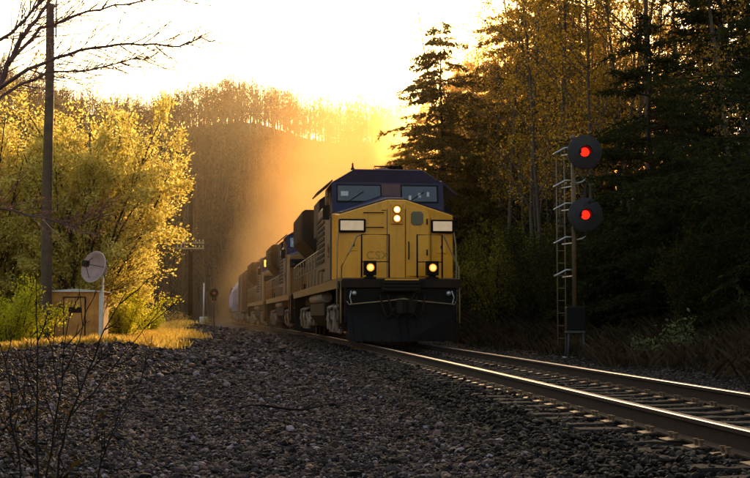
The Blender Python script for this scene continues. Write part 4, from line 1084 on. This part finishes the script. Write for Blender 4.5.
for k in range(120):
    x = -135 + 185 * k / 119 + r.normal(0, .8); d = r.uniform(352, 372); j = k % 4; px = 375 + x / d * FPX
    if k < 4: seat(rt[j], px, d, r.uniform(0, 6), r.uniform(.7, 1.15))
    else: dup_at(rt[j], px, d, r.uniform(0, 6), r.uniform(.5, .95), LR, GR)

# ------------------------------------------------------------------ overhanging bare tree, upper left
def limb_tree():
    r = np.random.default_rng(120); segs = []; D0 = 24.0
    base = at(-46, 380, D0); zg = gz(base.x, D0)
    root = thing('overhanging_tree', 'leafless reddish tree reaching its branches in from the upper left edge', 'bare tree', (base.x, D0, zg))
    O = Vector((base.x, D0, zg)); tips = []
    def line(pts, r0, r1, twigs, L):
        r0 *= .85; twigs = int(twigs * 1.0)
        P = [at(px, py, D0 + dd) - O for (px, py, dd) in pts]
        Q = []
        for i in range(len(P) - 1):
            for k in range(4): Q.append(P[i].lerp(P[i + 1], k / 4) + Vector(r.normal(0, .012, 3)))
        Q.append(P[-1]); n = len(Q)
        for i in range(n - 1):
            a = r0 + (r1 - r0) * i / n; b = r0 + (r1 - r0) * (i + 1) / n; segs.append((*Q[i], *Q[i + 1], a, b))
            if i > n * .12:
                for _ in range(twigs):
                    d = (Q[i + 1] - Q[i]).normalized(); s_ = Vector(r.normal(size=3)); s_ = (s_ - d * s_.dot(d)).normalized()
                    cfg = dict(lev=2, seg=[8, 5, 3], wob=[.09, .12, .16], up=[.02, .01, .0], start=[.15, .1, 0], br=[4.5, 2.2, 0], ang=[.42, .5, 0], len=[.55, .5, 0], tap=[.4, .3, 0], rr=[.5, .6, .5])
                    grow(r, segs, tips, Q[i], d * .85 + s_ * .6, 1.35 * L * (1 - .35 * i / n) * r.uniform(.4, 1.25), max(a * .22, .0088), 0, cfg)
    tr = [(-46, 398, 0), (-44, 260, 0), (-30, 180, 0), (-14, 110, 0)]
    line(tr, .17, .10, 0, 1)
    line([(-14, 110, 0), (4, 74, .3), (20, 40, .5), (42, 12, .8), (60, -20, 1)], .085, .02, 3, 1.5)
    line([(-6, 92, 0), (30, 68, -.5), (80, 50, -.8), (130, 44, -1), (178, 46, -1), (208, 36, -1.2)], .050, .008, 3, 1.4)
    line([(-10, 105, 0), (20, 84, .6), (52, 72, 1), (92, 70, 1.4), (128, 60, 1.5), (158, 58, 1.6)], .038, .008, 3, 1.2)
    line([(10, 62, .2), (40, 28, 1), (88, 12, 1.5), (140, 2, 1.5), (175, -8, 1.5)], .045, .009, 3, 1.4)
    line([(-12, 50, -.5), (18, 26, -.6), (44, -2, -.8), (70, -22, -1)], .045, .01, 3, 1.3)
    line([(-40, 220, 0), (0, 208, -.4), (40, 218, -.6), (74, 226, -.8), (104, 214, -1)], .035, .005, 2, .7)
    V, F = seg_mesh(segs, 5); np_mesh('branches', V, F, BARKR, root, True)
    T = np.array(tips); T = T[r.random(len(T)) < .5]; V, F = leaves(T[:, :3], .022, r, .7); np_mesh('buds', V, F, leafmat('red_buds', [(.25, .08, .06), (.4, .18, .08)], .4), root)
limb_tree()

# ------------------------------------------------------------------ bare saplings close by, lower left
def sapling(label, pts_list, d, seed, r0=.009):
    r = np.random.default_rng(seed); segs = []; tips = []
    b = at(pts_list[0][0][0], 500, d); zg = gz(b.x, d); O = Vector((b.x, d, zg))
    root = thing('bare_sapling', label, 'sapling', O, group='bare saplings in the lower left')
    for pts in pts_list:
        P = [at(px, py, d + dd) - O for (px, py, dd) in pts]
        if P is not None and pts is pts_list[0]: P = [Vector((P[0].x, P[0].y, -.1))] + P
        Q = []
        for i in range(len(P) - 1):
            for k in range(3): Q.append(P[i].lerp(P[i + 1], k / 3) + Vector(r.normal(0, .004, 3)))
        Q.append(P[-1]); n = len(Q); rr = r0 if pts is pts_list[0] else r0 * .6
        for i in range(n - 1):
            segs.append((*Q[i], *Q[i + 1], rr * (1 - .8 * i / n), rr * (1 - .8 * (i + 1) / n)))
            if i > n * .3 and r.random() < .6:
                dd = (Q[i + 1] - Q[i]).normalized(); s_ = Vector(r.normal(size=3)); s_ = (s_ - dd * s_.dot(dd)).normalized()
                cfg = dict(lev=1, seg=[5, 3], wob=[.08, .12], up=[.04, .0], start=[.2, 0], br=[2.4, 0], ang=[.5, 0], len=[.45, 0], tap=[.3, 0], rr=[.6, .5])
                grow(r, segs, tips, Q[i], dd * .85 + s_ * .45, r.uniform(.12, .34), rr * .35, 0, cfg)
    V, F = seg_mesh(segs, 5); np_mesh('stems', V, F, BARKD, root, True)
sapling('upright dark sapling stem nearest the left edge', [[(38, 470, 0), (37, 400, 0), (38, 340, .1), (36, 275, .1)]], 6.6, 130)
sapling('bare sapling leaning right across the gravel berm', [[(58, 470, 0), (64, 430, 0), (86, 375, .1), (104, 330, .1), (126, 292, .2)], [(70, 415, 0), (104, 380, .2), (132, 344, .3), (176, 292, .4)]], 6.9, 131, .009)
sapling('bare sapling forking low in front of the shed', [[(46, 474, 0), (60, 400, 0), (64, 350, 0), (72, 300, 0)], [(60, 400, 0), (52, 350, .1), (44, 318, .1)], [(62, 380, 0), (80, 340, -.1), (86, 300, -.1)]], 7.3, 132, .008)
sapling('thin curved sapling at the bottom left corner', [[(20, 474, 0), (12, 420, 0), (10, 380, 0), (-4, 330, 0)], [(14, 430, 0), (24, 390, .1), (26, 350, .1)]], 7.0, 133, .008)
sapling('short leafless sapling rightmost of the foreground saplings', [[(98, 474, 0), (108, 440, 0), (124, 405, .1), (148, 372, .2)], [(104, 452, 0), (92, 420, 0), (94, 390, 0)]], 7.6, 134, .007)

# small things lying on the gravel
def stick():
    a = at(262, 412, 0 + 14); x0 = -1.22; y0 = 13.6
    s = MB(); pts = []
    for k in range(9):
        t = k / 8; x = -1.45 + 1.05 * t; y = 13.2 + .9 * t + .05 * math.sin(k * 2); pts.append((x, y, gz(x, y) + .06 + .03 * math.sin(k)))
    s.tube(pts, [.006, .009, .012, .014, .014, .012, .010, .007, .004], 7)
    s.tube([pts[5], (pts[5][0] + .12, pts[5][1] + .2, pts[5][2] + .06), (pts[5][0] + .2, pts[5][1] + .42, pts[5][2] + .08)], [.012, .008, .004], 6)
    tag(s.build('fallen_stick', BARKD), 'dark crooked stick lying on the gravel in front of the train', 'stick')
stick()
def litter_leaf(px, py, col, label, sz):
    h = 1.06; d = h * FPX / (py - 316); x = (px - 375) / FPX * d; z = gz(x, d) + .07
    m = MB(); pts = [(-.5, 0, .05), (-.2, .22, .0), (.2, .2, .03), (.5, 0, .12), (.22, -.2, .02), (-.2, -.24, .06)]
    m.add([(0, 0, 0)] + [(a * sz, b * sz, c * sz) for a, b, c in pts], [(0, 1, 2), (0, 2, 3), (0, 3, 4), (0, 4, 5), (0, 5, 6), (0, 6, 1)])
    o = m.build('dead_leaf', leafmat(label.split()[0] + '_dead_leaf', [col, col], .4)); o.location = (x, d, z); tag(o, label, 'leaf')
litter_leaf(267, 437, (.55, .40, .03), 'yellow dead leaf on the gravel below the stick', .10)
litter_leaf(232, 434, (.40, .04, .02), 'red dead leaf on the gravel left of the yellow one', .06)
litter_leaf(134, 439, (.55, .42, .22), 'pale curled dead leaf on the dark gravel at lower left', .11)

# ------------------------------------------------------------------ DUST AND HAZE
def dust():
    c, a = on_track(110); a = math.atan2(float(xc(70) - xc(150)), 80)
    me = MB(); hx, hy = 22, 82
    me.box(-12, 30, -70, 120, -1.5, 34)
    m = bpy.data.materials.new('dust_volume'); m.use_nodes = True; n, l = nodes_of(m); n.remove(n['Principled BSDF'])
    pv = n.new('ShaderNodeVolumePrincipled'); pv.inputs['Color'].default_value = (.97, .58, .23, 1); pv.inputs['Anisotropy'].default_value = .28
    l.new(pv.outputs[0], n['Material Output'].inputs['Volume'])
    tc = n.new('ShaderNodeTexCoord'); sp = n.new('ShaderNodeSeparateXYZ'); l.new(tc.outputs['Object'], sp.inputs[0])
    def M(op, a, b=None, c=None, clamp=False):
        k = n.new('ShaderNodeMath'); k.operation = op; k.use_clamp = clamp
        for i, v in enumerate((a, b, c)):
            if v is None: continue
            if isinstance(v, (int, float)): k.inputs[i].default_value = v
            else: l.new(v, k.inputs[i])
        return k.outputs[0]
    def SS(v, a, b):
        k = n.new('ShaderNodeMapRange'); k.interpolation_type = 'SMOOTHSTEP'; l.new(v, k.inputs[0]); k.inputs[1].default_value = a; k.inputs[2].default_value = b; return k.outputs[0]
    X, Y, Z = sp.outputs
    nz = n.new('ShaderNodeTexNoise'); nz.inputs['Scale'].default_value = .085; nz.inputs['Detail'].default_value = 5; nz.inputs['Roughness'].default_value = .6
    l.new(tc.outputs['Object'], nz.inputs['Vector'])
    wob = M('MULTIPLY', M('SUBTRACT', nz.outputs['Fac'], .5), 12.0)
    u = M('SUBTRACT', M('ADD', X, wob), M('MULTIPLY', Z, .60))       # drifts right as it rises
    w = M('ADD', 2.8, M('MULTIPLY', Z, .33))
    q = M('DIVIDE', M('ABSOLUTE', u), w)
    core = SS(q, 1.25, .25)
    top = SS(Z, 30, 12); near = SS(Y, -62, -25); far = SS(Y, 118, 70); low = SS(Z, -1, 3)
    dn = SS(nz.outputs['Fac'], .43, .60)
    d = M('MULTIPLY', M('MULTIPLY', core, top), M('MULTIPLY', near, far)); d = M('MULTIPLY', d, M('ADD', .07, M('MULTIPLY', dn, 1.15)))
    d = M('MULTIPLY', d, .0165)
    l.new(d, pv.inputs['Density'])
    o = me.build('dust_cloud', m); o.location = c; o.rotation_euler = (0, 0, a)
    tag(o, 'glowing orange cloud of dust trailing above the train', 'dust', kind='stuff')
dust()
def added_glow():  # added volume that imitates the bloom around the sun
    m = bpy.data.materials.new('added_glow_volume'); m.use_nodes = True; n, l = nodes_of(m); n.remove(n['Principled BSDF'])
    pv = n.new('ShaderNodeVolumePrincipled'); pv.inputs['Color'].default_value = (.97, .62, .22, 1); pv.inputs['Anisotropy'].default_value = .86
    l.new(pv.outputs[0], n['Material Output'].inputs['Volume'])
    tc = n.new('ShaderNodeTexCoord'); nz = n.new('ShaderNodeTexNoise'); nz.inputs['Scale'].default_value = .11; nz.inputs['Detail'].default_value = 3
    l.new(tc.outputs['Object'], nz.inputs['Vector'])
    ln = n.new('ShaderNodeVectorMath'); ln.operation = 'LENGTH'; sc = n.new('ShaderNodeVectorMath'); sc.operation = 'DIVIDE'; sc.inputs[1].default_value = (13, 36, 13)
    l.new(tc.outputs['Object'], sc.inputs[0]); l.new(sc.outputs[0], ln.inputs[0])
    mr = n.new('ShaderNodeMapRange'); mr.interpolation_type = 'SMOOTHSTEP'; l.new(ln.outputs['Value'], mr.inputs[0]); mr.inputs[1].default_value = 1; mr.inputs[2].default_value = .1; mr.inputs[3].default_value = 0; mr.inputs[4].default_value = 1
    m2 = n.new('ShaderNodeMath'); m2.operation = 'MULTIPLY'; l.new(mr.outputs[0], m2.inputs[0]); l.new(nz.outputs['Fac'], m2.inputs[1])
    m3 = n.new('ShaderNodeMath'); m3.operation = 'MULTIPLY'; l.new(m2.outputs[0], m3.inputs[0]); m3.inputs[1].default_value = .19; l.new(m3.outputs[0], pv.inputs['Density'])
    mb = MB(); mb.lathe([(0, -13), (6, -11.5), (10, -8.5), (12.5, -4), (13.1, 0), (12.5, 4), (10, 8.5), (6, 11.5), (0, 13)], 24)
    mb.v = [(x, y * 36 / 13, z) for x, y, z in mb.v]
    o = mb.build('added_glow', m); o.location = (12, 90, 14); tag(o, 'added golden glow volume among the trees, imitating bloom around the sun', 'added_glow', kind='stuff')
added_glow()
def haze():
    m = bpy.data.materials.new('haze_volume'); m.use_nodes = True; n, l = nodes_of(m); n.remove(n['Principled BSDF'])
    pv = n.new('ShaderNodeVolumePrincipled'); pv.inputs['Color'].default_value = (.96, .78, .52, 1); pv.inputs['Anisotropy'].default_value = .89; pv.inputs['Density'].default_value = .00010
    l.new(pv.outputs[0], n['Material Output'].inputs['Volume'])
    o = MB().box(-640, 640, -70, 960, -3, 92).build('haze', m); tag(o, 'thin golden haze in the evening air', 'haze', kind='stuff')
haze()
